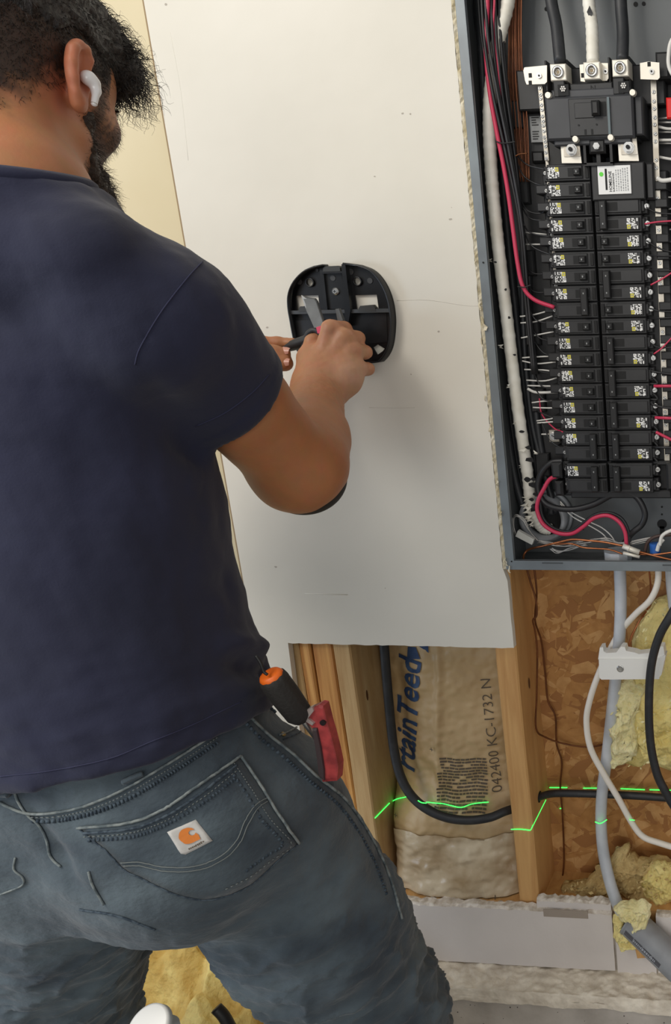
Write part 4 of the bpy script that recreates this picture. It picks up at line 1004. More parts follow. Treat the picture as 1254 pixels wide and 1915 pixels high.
F3 = [(1150, 1695), (1160, 1686), (1185, 1683), (1210, 1688), (1216, 1700), (1212, 1722), (1200, 1745), (1185, 1740), (1180, 1715), (1160, 1712)]
fc = empty('insulation_plug', tuple(at(1185, 1710, -.03))); tag(fc, 'ragged cream insulation stuffed round the grey cable where the conduit starts', 'insulation')
fluff('fibre_mass', F3, -.030, .016, M_glass3, None, 21, amp=.010, f1=50, parent=fc)
F4 = [(1148, 1715), (1160, 1712), (1178, 1740), (1196, 1758), (1190, 1768), (1162, 1770), (1150, 1748)]
fluff('fibre_fold', F4, -.020, .012, M_glass, None, 25, amp=.012, f1=60, parent=fc)
a = at(1188, 1765, -.02); b = at(1206, 1790, -.02); tag(MB().box(a[0], b[0], -.024, -.012, b[2], a[2], 0, .001, .15).build('wood_scrap', M_stud), 'small pine offcut wedged under the slanting grey conduit', 'offcut')
# heap on the floor between the legs
heap = empty('insulation_heap', (-.46, -.18, 0)); tag(heap, 'big heap of yellow insulation on the floor behind the legs', 'insulation')
def hp(u, t):
    x = -1.05+u*.86; y = -.34+t*.27
    e = min(1, 5*u, 5*(1-u)); e2 = min(1, 4*t+.1)
    h = (.05+.24*t+.05*noise.noise((x*16, y*16, 8))+.06*noise.fractal((x*5.5, y*5.5, 2), .9, 2.0, 4)+.05*(1-abs(noise.noise((x*9, y*9, 6)))*2.4)+.012*noise.ridged_multi_fractal((x*22, y*22, 3), .9, 2, 3, 1, 2))*e**.5*e2**.5
    return (x, y, max(0.0, h))
o = grid('fibre_mass', 240, 150, hp, mat('heap_yellow', (236, 216, 140), .95, c2=(184, 146, 70), scale=11, detail=9, lo=.38, hi=.68, bump=1.0, bscale=60, bdist=.008, subs=.1), heap)  # tan-brown noise puts the shade of the crevices into the colour
# pale disc standing on the floor in front, black strap in the heap
def disc3(name, c, nrm, r_, th, m):
    nrm = Vector(nrm).normalized(); a = nrm.orthogonal().normalized(); b = nrm.cross(a); v = []; n = 48
    prof = [(0.0, .10*r_), (r_*.5, .085*r_), (r_*.9, .03*r_), (r_, 0), (r_, -th), (0, -th)]
    for rr, h in prof:
        for i in range(n):
            w_ = 6.28318*i/n; v.append(Vector(c)+a*(rr*math.cos(w_))+b*(rr*math.sin(w_))+nrm*h)
    f = [(k*n+i, k*n+(i+1) % n, (k+1)*n+(i+1) % n, (k+1)*n+i) for k in range(len(prof)-1) for i in range(n)]
    return pymesh(name, v, f, m, None, True)
pc = at(275, 1921, -.60); can = empty('white_canister', (pc[0], pc[1]+.01, 0)); tag(can, 'white canister with a round lid standing in front of the left leg', 'canister')
o = disc3('lid', pc, Vector((-.1, -.62, .78)), .0245, .008, M_wplast); par(o, can)
mb = MB(); mb.tube([pc+np.array([0, .012, -.016]), np.array([pc[0], pc[1]+.012, 0.0])], .022, 28, n=1); mb.build('canister_body', M_wplast, can)
mb = MB(); p = pts(((404, 1885), (418, 1900), (432, 1925)), -.33); mb.tube(p, .0085, 8, n=4); tag(mb.build('black_strap', M_blk2), 'short black strap end poking up from the yellow insulation heap', 'strap')

# ---------------------------------------------------------------- green levelling laser line, a thin lit stripe on the surfaces
def laser(P, r_=.0009, fl=None):
    mb = MB(); mb.tube(P, r_, 5, n=3 if len(P) > 2 else 1); return mb
L1 = [at(700, 1529, .045), at(724, 1506, .10)]
lp = [(735, 1496), (750, 1491), (762, 1488)]
las = empty('laser_line', tuple(at(850, 1500, .05))); tag(las, 'thin green level laser line crossing batt, stud, sheathing and cables', 'laser line')
def kr(L_): 
    o = []
    for px, py in L_:
        p = at(px, py, .065)
        for _ in range(3): p = at(px, py, kraft(p[0], p[2])-.0045-.002*(p[2] < .455))
        o.append(p)
    return o
XS = xs[4]+.0012
def onx(px, py, xx):
    d = ray(px, py); t = (xx-CAM[0])/d[0]; return CAM+d*t
laser([onx(701, 1530, XS), onx(728, 1502, XS)]).build('laser_segment', M_laser, las)
laser(kr([(729, 1501), (742, 1494), (756, 1491), (765, 1488)])).build('laser_segment', M_laser, las)
laser(kr([(797, 1500), (815, 1502), (828, 1503), (845, 1507), (862, 1510), (880, 1504), (900, 1501), (913, 1500)])).build('laser_segment', M_laser, las)
laser(pts([(781, 1497), (788, 1501), (797, 1502)], .002)).build('laser_segment', M_laser, las)
laser(pts([(955, 1551), (975, 1551), (991, 1553)], .0122)).build('laser_segment', M_laser, las)
laser([onx(992, 1552, .0393), onx(1006, 1524, .0393), onx(1020, 1496, .0393)]).build('laser_segment', M_laser, las)
for (a, b) in (((1027, 1473), (1060, 1473)), ((1090, 1474), (1115, 1474)), ((1160, 1475), (1205, 1477)), ((1214, 1477), (1262, 1478)), ((1046, 1512), (1049, 1512))):
    laser(pts([a, b], .110)).build('laser_segment', M_laser, las)
laser(pts([(1112, 1537), (1122, 1540), (1134, 1533)], .024)).build('laser_segment', M_laser, las)
laser(pts([(1177, 1533), (1186, 1534)], .012)).build('laser_segment', M_laser, las)

# ---------------------------------------------------------------- the man: smooth solids meshed by surface nets
f4 = np.float32
def A(v): return np.array(v, f4)
def cone(a, b, ra, rb):
    a, b = A(a), A(b); ab = b-a; L2 = float(ab@ab)
    def fn(P):
        t = np.clip(((P-a)@ab)/L2, 0, 1); return np.linalg.norm(P-a-t[:, None]*ab, axis=1)-(ra+(rb-ra)*t)
    return fn
def ell(c, r, M=None):
    c, r = A(c), A(r)
    def fn(P):
        q = P-c
        if M is not None: q = q@M.T
        k = np.linalg.norm(q/r, axis=1); return (k-1)*k/(np.linalg.norm(q/(r*r), axis=1)+1e-9)
    return fn
def loft(rows, pw=2.0):
    R_ = np.array(rows, float); z = R_[:, 0]
    zz = np.linspace(z[0], z[-1], 200)
    cols = []
    for c in range(1, R_.shape[1]):
        cols.append(np.interp(zz, z, R_[:, c]))
        k = np.ones(21)/21; cols[-1] = np.convolve(np.pad(cols[-1], 10, 'edge'), k, 'valid')
    def fn(P):
        cx, cy, a, b, rot = [np.interp(P[:, 2], zz, c) for c in cols]
        x, y = P[:, 0]-cx, P[:, 1]-cy; c_, s_ = np.cos(rot), np.sin(rot); x, y = x*c_+y*s_, -x*s_+y*c_
        k = (np.abs(x/a)**pw+np.abs(y/b)**pw)**(1/pw); d = (k-1)*np.minimum(a, b)
        return np.maximum(d, np.maximum(zz[0]-P[:, 2], P[:, 2]-zz[-1]))
    return fn
def smin(a, b, k):
    h = np.clip(0.5+0.5*(b-a)/k, 0, 1); return b+(a-b)*h-k*h*(1-h)
def build_sdf(name, ops, lo, hi, h, mats, parent, post=None):
    """ops: (kind, fn, k) with kind '+', '-', '&' ; sparse block evaluation then surface nets"""
    lo = np.array(lo); n = np.ceil((np.array(hi)-lo)/h).astype(int)+1; B = 14; nb = np.ceil(n/B).astype(int); n = nb*B+1
    F = np.full(tuple(n), 1e3, f4)
    def ev(P, sel):
        d = None
        for (kd, fn, k), u in zip(ops, sel):
            if not u: continue
            v = fn(P)
            if d is None: d = v; continue
            if kd == '+': d = smin(d, v, k)
            elif kd == '-': d = -smin(-d, v, k)
            else: d = -smin(-d, -v, k)
        return d
    bc = np.stack(np.meshgrid(*[np.arange(q) for q in nb], indexing='ij'), -1).reshape(-1, 3)
    cen = (lo+(bc+.5)*B*h).astype(f4); Rb = B*h*.87
    dc = [op[1](cen) for op in ops]
    allc = None
    for (kd, fn, k), v in zip(ops, dc):
        if allc is None: allc = v.copy(); continue
        allc = smin(allc, v, k) if kd == '+' else (-smin(-allc, v, k) if kd == '-' else -smin(-allc, -v, k))
    ax3 = [np.arange(B+1)*h]*3; off = np.stack(np.meshgrid(*ax3, indexing='ij'), -1).reshape(-1, 3)
    for i in range(len(bc)):
        s = tuple(slice(c*B, c*B+B+1) for c in bc[i])
        if abs(allc[i]) > Rb*1.5+.02:
            F[s] = np.where(F[s] > 500, f4(np.sign(allc[i])*1.0), F[s]); continue
        mn = min(v[i] for (op, v) in zip(ops, dc) if op[0] == '+')
        sel = [(op[0] != '+') or v[i] < max(mn, 0)+2.2*Rb+op[2]+.01 for op, v in zip(ops, dc)]
        P = (lo+bc[i]*B*h+off).astype(f4); F[s] = ev(P, sel).reshape(B+1, B+1, B+1)
    S = F < 0
    c = S[:-1, :-1, :-1].astype(np.int8)
    for a in (0, 1):
        for b in (0, 1):
            for d in (0, 1):
                if a+b+d: c = c+S[a:S.shape[0]-1+a, b:S.shape[1]-1+b, d:S.shape[2]-1+d]
    act = (c > 0) & (c < 8); idx = np.argwhere(act); N_ = len(idx)
    lut = np.full(act.shape, -1, np.int32); lut[act] = np.arange(N_)
    acc = np.zeros((N_, 3)); cnt = np.zeros(N_)
    cor = [(a, b, d) for a in (0, 1) for b in (0, 1) for d in (0, 1)]
    for a in cor:
        for ax in range(3):
            if a[ax]: continue
            b = list(a); b[ax] = 1
            fa_ = F[tuple((idx+a).T)]; fb2 = F[tuple((idx+b).T)]; m = (fa_ < 0) != (fb2 < 0)
            t = np.where(m, fa_/(fa_-fb2+1e-20), 0); p = np.tile(np.array(a, float), (N_, 1)); p[:, ax] = t
            acc[m] += p[m]; cnt[m] += 1
    V = lo+(idx+acc/cnt[:, None])*h
    quads = []
    for ax in range(3):
        u, w_ = (ax+1) % 3, (ax+2) % 3
        sl0 = [slice(None)]*3; sl1 = [slice(None)]*3; sl0[ax] = slice(0, -1); sl1[ax] = slice(1, None)
        e = np.argwhere(S[tuple(sl0)] != S[tuple(sl1)]); e = e[(e[:, u] > 0) & (e[:, w_] > 0) & (e[:, u] < act.shape[u]) & (e[:, w_] < act.shape[w_])]
        o = [];
        for (du, dw) in ((0, 0), (1, 0), (1, 1), (0, 1)):
            q = e.copy(); q[:, u] -= du; q[:, w_] -= dw; o.append(lut[tuple(q.T)])
        Q = np.stack(o, 1); flip = S[tuple(e.T)]; Q[flip] = Q[flip][:, ::-1]; quads.append(Q[(Q >= 0).all(1)])
    Q = np.concatenate(quads)[:, ::-1]
    if post is not None: V = post(V, Q)
    me = bpy.data.meshes.new(name); me.vertices.add(len(V)); me.vertices.foreach_set('co', V.astype(f4).ravel())
    me.loops.add(Q.size); me.loops.foreach_set('vertex_index', Q.ravel().astype(np.int32))
    me.polygons.add(len(Q)); me.polygons.foreach_set('loop_start', (np.arange(len(Q))*4).astype(np.int32)); me.polygons.foreach_set('loop_total', np.full(len(Q), 4, np.int32))
    me.update(calc_edges=True); me.validate()
    o = link(name, me, mats, parent, True); return o, V, Q
def normals(V, Q):
    nrm = np.cross(V[Q[:, 2]]-V[Q[:, 0]], V[Q[:, 3]]-V[Q[:, 1]]); N_ = np.zeros_like(V)
    for k in range(4): np.add.at(N_, Q[:, k], nrm)
    return N_/(np.linalg.norm(N_, axis=1, keepdims=True)+1e-12)
def relax(V, Q, it=2, lam=.5):
    for _ in range(it):
        s = np.zeros_like(V); c = np.zeros(len(V))
        for k in range(4):
            np.add.at(s, Q[:, k], V[Q[:, (k+1) % 4]]+V[Q[:, k-1]]); np.add.at(c, Q[:, k], 2)
        V = V+lam*(s/np.maximum(c, 1)[:, None]-V)
    return V
def segdist(V, pts_):
    d = np.full(len(V), 1e9)
    for a, b in zip(pts_[:-1], pts_[1:]):
        a, b = np.array(a), np.array(b); ab = b-a; t = np.clip(((V-a)@ab)/(ab@ab+1e-12), 0, 1); d = np.minimum(d, np.linalg.norm(V-a-t[:, None]*ab, axis=1))
    return d

man = empty('person', (-.24, -.48, 0))
tag(man, 'bearded man in navy t-shirt and blue jeans, reaching to the black plate', 'person')
# ---- pose
ha, hp_ = math.radians(-9), math.radians(20)
Fh = np.array([math.sin(ha)*math.cos(hp_), math.cos(ha)*math.cos(hp_), -math.sin(hp_)]); Rh = np.array([math.cos(ha), -math.sin(ha), 0]); Uh = np.cross(Rh, Fh)
HC = at(147, 143, -.5)-Rh*.079+Fh*.018
def hl(r_, f_, u_): return HC+Rh*r_+Fh*f_+Uh*u_
MH = np.stack([Rh, Fh, Uh]).astype(f4)
def hell(c, r): return ell(hl(*c), r, MH)
NB = at(15, 345, -.565)
SR = at(308, 598, -.522); ER = at(558, 878, -.345); WR_ = at(596, 728, -.118)
SL = np.array([-.40, -.50, 1.455]); EL = np.array([-.47, -.29, 1.215]); WL_ = at(436, 690, -.135)
def mid(a, b, t): return a+(b-a)*t
ops = [('+', hell((0, -.012, .038), (.074, .094, .086)), .02),
 ('+', hell((0, -.045, .008), (.062, .052, .060)), .03), ('+', hell((0, .043, -.018), (.058, .050, .060)), .03),
 ('+', hell((0, .050, .040), (.058, .042, .046)), .03),
 ('+', cone(hl(.052, .008, -.050), hl(.012, .080, -.086), .020, .020), .025), ('+', cone(hl(-.052, .008, -.050), hl(-.012, .080, -.086), .020, .020), .025),
 ('+', hell((0, .085, -.086), (.022, .018, .018)), .02), ('+', cone(hl(.046, .062, -.010), hl(.052, .02, -.005), .016, .014), .02), ('+', cone(hl(-.046, .062, -.010), hl(-.052, .02, -.005), .016, .014), .02),
 ('+', cone(hl(-.034, .090, .024), hl(.034, .090, .024), .008, .008), .015),
 ('+', cone(hl(0, .094, .012), hl(0, .117, -.024), .006, .010), .010), ('+', hell((.012, .104, -.028), (.008, .010, .007)), .006), ('+', hell((-.012, .104, -.028), (.008, .010, .007)), .006),
 ('+', hell((0, .095, -.053), (.024, .010, .005)), .006), ('+', hell((0, .094, -.062), (.020, .010, .006)), .006),
 ('-', hell((.031, .104, .008), (.015, .012, .010)), .010), ('-', hell((-.031, .104, .008), (.015, .012, .010)), .010),
 ('+', hell((.031, .084, .008), (.0125, .0125, .0115)), .002), ('+', hell((-.031, .084, .008), (.0125, .0125, .0115)), .002),
 ('+', cone(hl(0, -.030, -.040), NB, .051, .057), .03), ('+', cone(hl(.0, .02, -.075), mid(hl(0, 0, -.06), NB, .9)+Fh*.02, .038, .042), .03)]
# ears
for s in (1, -1):
    nE = Rh*s*math.cos(.08)+Fh*math.sin(.08); nE /= np.linalg.norm(nE); uE = Uh*.985-Fh*.17*1; uE -= nE*(uE@nE); uE /= np.linalg.norm(uE); fE = np.cross(uE, nE)*(1 if s > 0 else -1)
    if fE@Fh < 0: fE = -fE
    ME = np.stack([nE, fE, uE]).astype(f4); EC = HC+Rh*s*.0785-Fh*.020-Uh*.002
    def ep(n_, f_, u_, EC=EC, nE=nE, fE=fE, uE=uE): return EC+nE*n_+fE*f_*.88+uE*u_*.86
    ops += [('+', cone(hl(s*.066, -.006, .012), ep(.001, .006, .004), .008, .009), .006), ('+', cone(hl(s*.064, -.004, -.014), ep(.0, .005, -.010), .006, .007), .006),
            ('+', ell(ep(.001, -.001, .003), (.0052, .0175, .0300), ME), .004)]
    rim = [ep(.003, .012, .012), ep(.005, .013, .024), ep(.006, .006, .033), ep(.006, -.005, .0335), ep(.006, -.014, .025), ep(.0055, -.0175, .010), ep(.005, -.0165, -.006), ep(.004, -.012, -.020), ep(.003, -.006, -.029)]
    for a, b in zip(rim[:-1], rim[1:]): ops.append(('+', cone(a, b, .0042, .0042), .003))
    ops += [('+', ell(ep(.001, -.001, -.028), (.0048, .0095, .0095), ME), .006), ('-', ell(ep(.0085, .003, .000), (.0075, .0105, .0185), ME), .003),
            ('+', cone(ep(.003, -.009, .016), ep(.004, -.009, -.008), .0028, .0028), .003), ('+', cone(ep(.002, .012, -.004), ep(.002, .011, .004), .0035, .0030), .004)]
    if s > 0: EARR = (ep, ME)
# arms
ops += [('+', cone(SR, mid(SR, ER, .5), .048, .0515), .01), ('+', cone(mid(SR, ER, .5), ER, .0515, .047), .01),
 ('+', cone(ER, mid(ER, WR_, .35), .048, .048), .03), ('+', cone(mid(ER, WR_, .35), WR_, .047, .034), .03),
 ('+', ell(mid(ER, WR_, .15)+np.array([.002, -.010, .0]), (.048, .052, .055)), .03),
 ('+', cone(SL, EL, .050, .046), .02), ('+', cone(EL, mid(EL, WL_, .35), .046, .048), .03), ('+', cone(mid(EL, WL_, .35), WL_, .047, .030), .03),
 ('+', cone(SL+[.02, 0, -.02], SR+[-.02, 0, -.02], .045, .045), .03), ('+', cone(NB-np.array([0, 0, .03]), mid(SL, SR, .5)-np.array([0, 0, .05]), .050, .08), .04),
 ('+', loft([(.96, -.24, -.53, .125, .09, 0), (1.1, -.24, -.525, .12, .09, 0), (1.3, -.24, -.52, .118, .095, 0), (1.44, -.235, -.52, .13, .08, 0)]), .04)]
# right hand: closed round the tool, back of the hand to the camera
KK = [at(619, 614, -.090), at(645, 631, -.086), at(661, 656, -.084), at(668, 687, -.087)]
w4 = [at(580, 722, -.118), at(594, 724, -.122), at(608, 726, -.122), at(622, 730, -.118)]
ops.append(('+', cone(WR_, at(604, 700, -.108), .033, .030), .02))
for k in range(4): ops.append(('+', cone(w4[k], KK[k], .0165, .0125), .014))
HT = at(628, 640, -.052)                                    # the grip the fingers close on
for k in range(4):
    r0 = (.0112, .0115, .0108, .0098)[k]; K = KK[k]
    pip = K+np.array([.004-.001*k, .029, -.002-.001*k]); dip = pip+np.array([-.021, .006, -.004]); tip = dip+np.array([-.016, -.010, .0])
    ops += [('+', cone(K, pip, r0+.0012, r0), .005), ('+', cone(pip, dip, r0, r0-.001), .003), ('+', cone(dip, tip, r0-.001, r0-.0025), .003)]
tb = [at(580, 715, -.112), at(577, 668, -.100), at(586, 640, -.085), at(603, 622, -.070)]
ops += [('+', cone(tb[0], tb[1], .018, .0150), .014), ('+', cone(tb[1], tb[2], .0145, .0120), .008), ('+', cone(tb[2], tb[3], .0118, .0100), .004)]
ops.append(('+', ell(at(650, 706, -.108), (.019, .020, .024)), .02))      # heel of the hand at the little finger side
# left hand: pinching the black handle
LP = at(446, 668, -.115)
ops += [('+', cone(WL_, LP, .030, .022), .02)]
lf = [[(452, 648, -.105), (492, 640, -.088), (520, 641, -.080), (548, 641, -.076)], [(455, 655, -.112), (490, 651, -.104), (515, 657, -.096), (533, 659, -.092)],
      [(455, 680, -.105), (478, 690, -.080), (492, 690, -.070), (500, 684, -.066)], [(450, 695, -.105), (470, 704, -.085), (482, 703, -.075), (490, 697, -.070)]]
for L_, r0 in zip(lf, (.0095, .0098, .0095, .0085)):
    P_ = [at(*q_) for q_ in L_]
    for a, b, k in zip(P_[:-1], P_[1:], (0, 1, 2)): ops.append(('+', cone(a, b, r0-.0008*k, r0-.0008*(k+1)), .004))
P_ = [at(*q_) for q_ in ((458, 672, -.115), (492, 674, -.108), (514, 677, -.100), (532, 679, -.096))]
for a, b, ra, rb in zip(P_[:-1], P_[1:], (.014, .0132, .0128), (.0132, .0128, .0122)): ops.append(('+', cone(a, b, ra, rb), .006))
def skinpost(V, Q):
    V = relax(V, Q, 2, .5); N_ = normals(V, Q)
    # tendons and creases on the back of the right hand, light relief elsewhere
    d = np.zeros(len(V))
    near = np.linalg.norm(V-KK[1], axis=1) < .16; W_ = V[near]; e = np.zeros(len(W_))
    for k in range(4):
        e += .0013*np.exp(-(segdist(W_, [mid(w4[k], KK[k], .35), KK[k]])/.0165)**8)*0
        e += .0022*np.exp(-(np.linalg.norm(W_-(KK[k]+np.array([0, -.010, 0])), axis=1)/.009)**2)
        if k < 3: e -= .0020*np.exp(-(segdist(W_, [mid(mid(w4[k], KK[k], .55), mid(w4[k+1], KK[k+1], .55), .5)+[0, -.012, 0], mid(KK[k], KK[k+1], .5)+[0, -.010, 0]])/.006)**2)
    e -= .0012*np.exp(-(segdist(W_, [at(572, 742, -.15), at(600, 752, -.155), at(640, 742, -.14)])/.0022)**2)
    e += .0005*fb(W_, 5, 55, 3)
    d[near] = e
    d += .0010*fb(V, 3, 9, 2)
    return V+N_*d[:, None]
def skin_mat():
    m = mat('skin', (176, 122, 88), .52, subs=.22, bump=.25, bscale=260, bdist=.0008)
    nt = m.node_tree; N = nt.nodes; L = nt.links; b = N['Principled BSDF']
    at_ = N.new('ShaderNodeAttribute'); at_.attribute_name = 'tone'
    nz = N.new('ShaderNodeTexNoise'); nz.inputs['Scale'].default_value = 40; nz.inputs['Detail'].default_value = 6
    mx = N.new('ShaderNodeMix'); mx.data_type = 'RGBA'; mx.blend_type = 'MULTIPLY'; mx.inputs['Factor'].default_value = .25
    L.new(at_.outputs['Color'], mx.inputs['A']); L.new(nz.outputs['Color'], mx.inputs['B']); L.new(mx.outputs['Result'], b.inputs['Base Color'])
    return m
M_skin = skin_mat()
body, BV, BQ = build_sdf('body', ops, (-.56, -.70, 1.10), (.01, -.02, 1.82), .0020, M_skin, man, skinpost)
# skin colour that belongs to the skin: redder ears and knuckles, stubble, pale wrist side
base = np.array(srgb((184, 124, 84))); C_ = np.tile(base, (len(BV), 1))
def blend(col, w_):
    global C_
    C_ = C_*(1-w_[:, None])+np.array(srgb(col))*w_[:, None]
hd = (BV-HC)@MH.T.astype(float)                            # head coordinates r, f, u
inhead = np.linalg.norm(BV-HC, axis=1) < .155
blend((214, 128, 100), np.clip(1-np.linalg.norm(BV-EARR[0](.004, -.004, 0), axis=1)/.045, 0, 1)**.5*.75)
blend((216, 160, 126), np.exp(-(segdist(BV, KK)/.03)**2)*.55)
blend((206, 148, 112), np.exp(-(segdist(BV, [WR_, mid(KK[0], KK[3], .5)])/.05)**2)*.6)
blend((222, 180, 150), np.exp(-(np.linalg.norm(BV-at(660, 705, -.12), axis=1)/.03)**2)*.6)
blend((172, 110, 68), np.exp(-(segdist(BV, [SR, ER])/.075)**4)*.55)
nzr = fb(BV, 12, 60, 3)*.012
# short faded hair round the back and sides of the head
cut = np.clip((hd[:, 2]-(-.002-1.05*np.clip(-hd[:, 1]-.01, 0, .1))+nzr)/.034, 0, 1)*((hd[:, 1] < .045))*np.clip((.0775-np.abs(hd[:, 0]))/.003, 0, 1)*inhead
blend((40, 30, 25), cut*.92)
brd = np.clip((-.012-hd[:, 2]+.6*(hd[:, 1]-.03)+nzr)/.02, 0, 1)*np.clip((hd[:, 1]-.012+nzr)/.018, 0, 1)*(hd[:, 2] < .0)*(hd[:, 2] > -.115)
brd2 = np.clip(1.4-np.abs(hd[:, 1]-.026+nzr*.5)/.012, 0, 1)*(hd[:, 2] < .05)*(hd[:, 2] > -.06)
blend((40, 30, 24), np.maximum(brd*.8, brd2*.75)*inhead)
ca = body.data.color_attributes.new('tone', 'FLOAT_COLOR', 'POINT')
ca.data.foreach_set('color', np.concatenate([np.clip(C_, 0, 1), np.ones((len(C_), 1))], 1).astype(f4).ravel())
# finger nails of the left hand
M_nail = mat('nail', (206, 150, 132), .3)
def nail(c, ax_, nn_, name='nail'):
    c = np.array(c); ax_ = ax_/np.linalg.norm(ax_); nn_ = nn_-ax_*(nn_@ax_); nn_ /= np.linalg.norm(nn_); sd_ = np.cross(ax_, nn_); v = []; f = []
    for i in range(6):
        for j in range(6):
            u, t = i/5*2-1, j/5*2-1; rr = 1 if abs(t) < .9 else .85
            v.append(c+ax_*u*.0068*(1-.15*t*t)+sd_*t*.0062*(1-.22*u*u if u > 0 else 1)+nn_*(-.0032*t*t+.0004))
    f = [(i*6+j, (i+1)*6+j, (i+1)*6+j+1, i*6+j+1) for i in range(5) for j in range(5)]
    return pymesh(name, v, f, M_nail, man, True)
bvh = BVHTree.FromObject(body, bpy.context.evaluated_depsgraph_get())
def hit(px, py, tree, back=0.0):
    d = ray(px, py); r_ = tree.ray_cast(Vector(CAM), Vector(d))
    if r_[0] is None: return None, None
    return np.array(r_[0]), np.array(r_[1])
for (px, py, ax_) in ((532, 654, at(533, 659, -.09)-at(515, 657, -.09)), (532, 676, at(533, 682, -.09)-at(512, 681, -.09))):
    p, n_ = hit(px, py, bvh)
    if p is not None: nail(p+n_*.0006, ax_, n_)
for (px, py) in ():
    pass

# ---- hair
M_hair = mat('hair_black', (24, 19, 17), .42, c2=(42, 32, 27), scale=160, bump=.9, bscale=240, bdist=.003, stretch=(1, 1, .35))
M_beard = mat('beard_dark', (38, 27, 21), .5, c2=(62, 46, 34), scale=180, bump=.9, bscale=260, bdist=.002)
hops = [('+', hell((0, -.012, .046), (.080, .101, .089)), .02), ('+', hell((.0, .045, .095), (.066, .056, .040)), .03), ('+', hell((.046, .078, .066), (.026, .028, .034)), .02), ('+', hell((-.042, .075, .075), (.030, .030, .034)), .02),
        ('+', hell((0, -.04, .10), (.07, .06, .045)), .03)]
hcp = hl(0, -.02, .034); hn = A(Uh*.86+Fh*.50)
def cutp(P):
    q_ = (P-A(HC))@MH.T; return (.048+1.25*np.minimum(q_[:, 1]+.02, 0)-.10*np.maximum(q_[:, 1], 0)-q_[:, 2])*.75
hops.append(('&', cutp, .012))
def hairpost(V, Q):
    V = relax(V, Q, 1); N_ = normals(V, Q); return V+N_*(.0040*fb(V, 31, 22, 3)+.0022*fb(V, 32, 90, 2))[:, None]
hair, HV, HQ = build_sdf('hair', hops, tuple(HC+[-.13, -.16, -.08]), tuple(HC+[.13, .17, .20]), .0032, M_hair, man, hairpost)
def strands(name, roots, dirs, L0, m, curl, r_=.00035, seed=1, seg=7, grav=.35):
    q = np.random.RandomState(seed); v = []; f = []
    for p, d in zip(roots, dirs):
        d = d/np.linalg.norm(d)+q.normal(size=3)*.35; d /= np.linalg.norm(d); L_ = L0*q.uniform(.5, 1.5); a = np.cross(d, [0.3, .2, 1]); a /= np.linalg.norm(a); b = np.cross(d, a); ph = q.rand()*6.28; cr = curl*q.uniform(.5, 1.3); tw = q.uniform(1.0, 2.6)
        P_ = []
        for k in range(seg+1):
            t = k/seg; P_.append(p+d*L_*t+cr*t*(a*math.cos(ph+6.28*tw*t)+b*math.sin(ph+6.28*tw*t))-np.array([0, 0, grav*L_*t*t]))
        n0 = len(v)
        for k in range(seg+1):
            w_ = r_*(1-.75*k/seg)
            for j in range(3):
                an = 2.094*j; v.append(P_[k]+w_*(a*math.cos(an)+b*math.sin(an)))
        for k in range(seg):
            for j in range(3): f.append((n0+3*k+j, n0+3*k+(j+1) % 3, n0+3*k+3+(j+1) % 3, n0+3*k+3+j))
    return pymesh(name, v, f, m, man, True)
qr = np.random.RandomState(3)
HN = normals(HV, HQ); hh = (HV-HC)@MH.T
sel = np.where((hh[:, 1] > .055) & (hh[:, 2] > .035))[0]; sel = qr.choice(sel, min(1300, len(sel)))
d_ = HN[sel]*.8+Fh*.5-Uh*.5+Rh*.25
tag(strands('curl', HV[sel], d_, .019, M_hair, .0062, .0005, 4, 14, .5), kind='stuff')
sel = np.where(hh[:, 2] > .02)[0]; sel = qr.choice(sel, 2600)
tag(strands('hair_strand', HV[sel], HN[sel]*.5+np.array([0, 0, -.5]), .010, M_hair, .0015, .00035, 5, 4, .3), kind='stuff')
# stubble of the faded sides and nape
w_ = np.clip((hd[:, 2]-(-.004-1.0*np.clip(-hd[:, 1]-.01, 0, .1)))/.09, 0, 1)**.8*(hd[:, 1] < .04)*(hd[:, 2] < .085)*(hd[:, 2] > -.09)*(np.abs(hd[:, 0]) < .0755)
w_ = w_*(np.linalg.norm(BV-HC, axis=1) < .16)
BN = normals(BV, BQ)
sel = qr.choice(len(BV), 12000, p=w_/w_.sum())
tag(strands('faded_hair', BV[sel]+qr.normal(size=(12000, 3))*.0008, BN[sel]*.5-Uh*.8-Fh*.2, .0060, M_hair, .0006, .00026, 6, 3, .1), kind='stuff')
# beard
bops = [('+', cone(hl(.054, .014, -.050), hl(.034, .060, -.086), .015, .021), .02), ('+', cone(hl(-.054, .014, -.050), hl(-.034, .060, -.086), .015, .021), .02),
        ('+', hell((0, .075, -.094), (.040, .031, .028)), .02), ('+', hell((.044, .026, -.078), (.018, .032, .024)), .015), ('+', hell((-.044, .026, -.078), (.018, .032, .024)), .015), ('+', hell((.030, .060, -.098), (.022, .026, .022)), .015), ('+', hell((-.030, .060, -.098), (.022, .026, .022)), .015),
        ('+', cone(hl(-.022, .100, -.041), hl(.022, .100, -.041), .0055, .0055), .01), ('+', cone(hl(.022, .100, -.041), hl(.034, .084, -.07), .006, .012), .01), ('+', cone(hl(-.022, .100, -.041), hl(-.034, .084, -.07), .006, .012), .01),
        ('+', cone(hl(.061, .018, -.004), hl(.058, .016, -.045), .006, .012), .01), ('+', cone(hl(-.061, .018, -.004), hl(-.058, .016, -.045), .006, .012), .01)]
beard, DV, DQ = build_sdf('beard', bops, tuple(HC+[-.12, -.08, -.19]), tuple(HC+[.12, .16, .06]), .003, M_beard, man, lambda V, Q: V+normals(V, Q)*(.003*fb(V, 41, 30, 3)+.0016*fb(V, 42, 110, 2))[:, None])
DN = normals(DV, DQ); sel = qr.choice(len(DV), 6000)
tag(strands('beard_hair', DV[sel], DN[sel]*.8-Uh*.5+Fh*.2, .0085, M_beard, .0014, .00025, 8, 4, .2), kind='stuff')
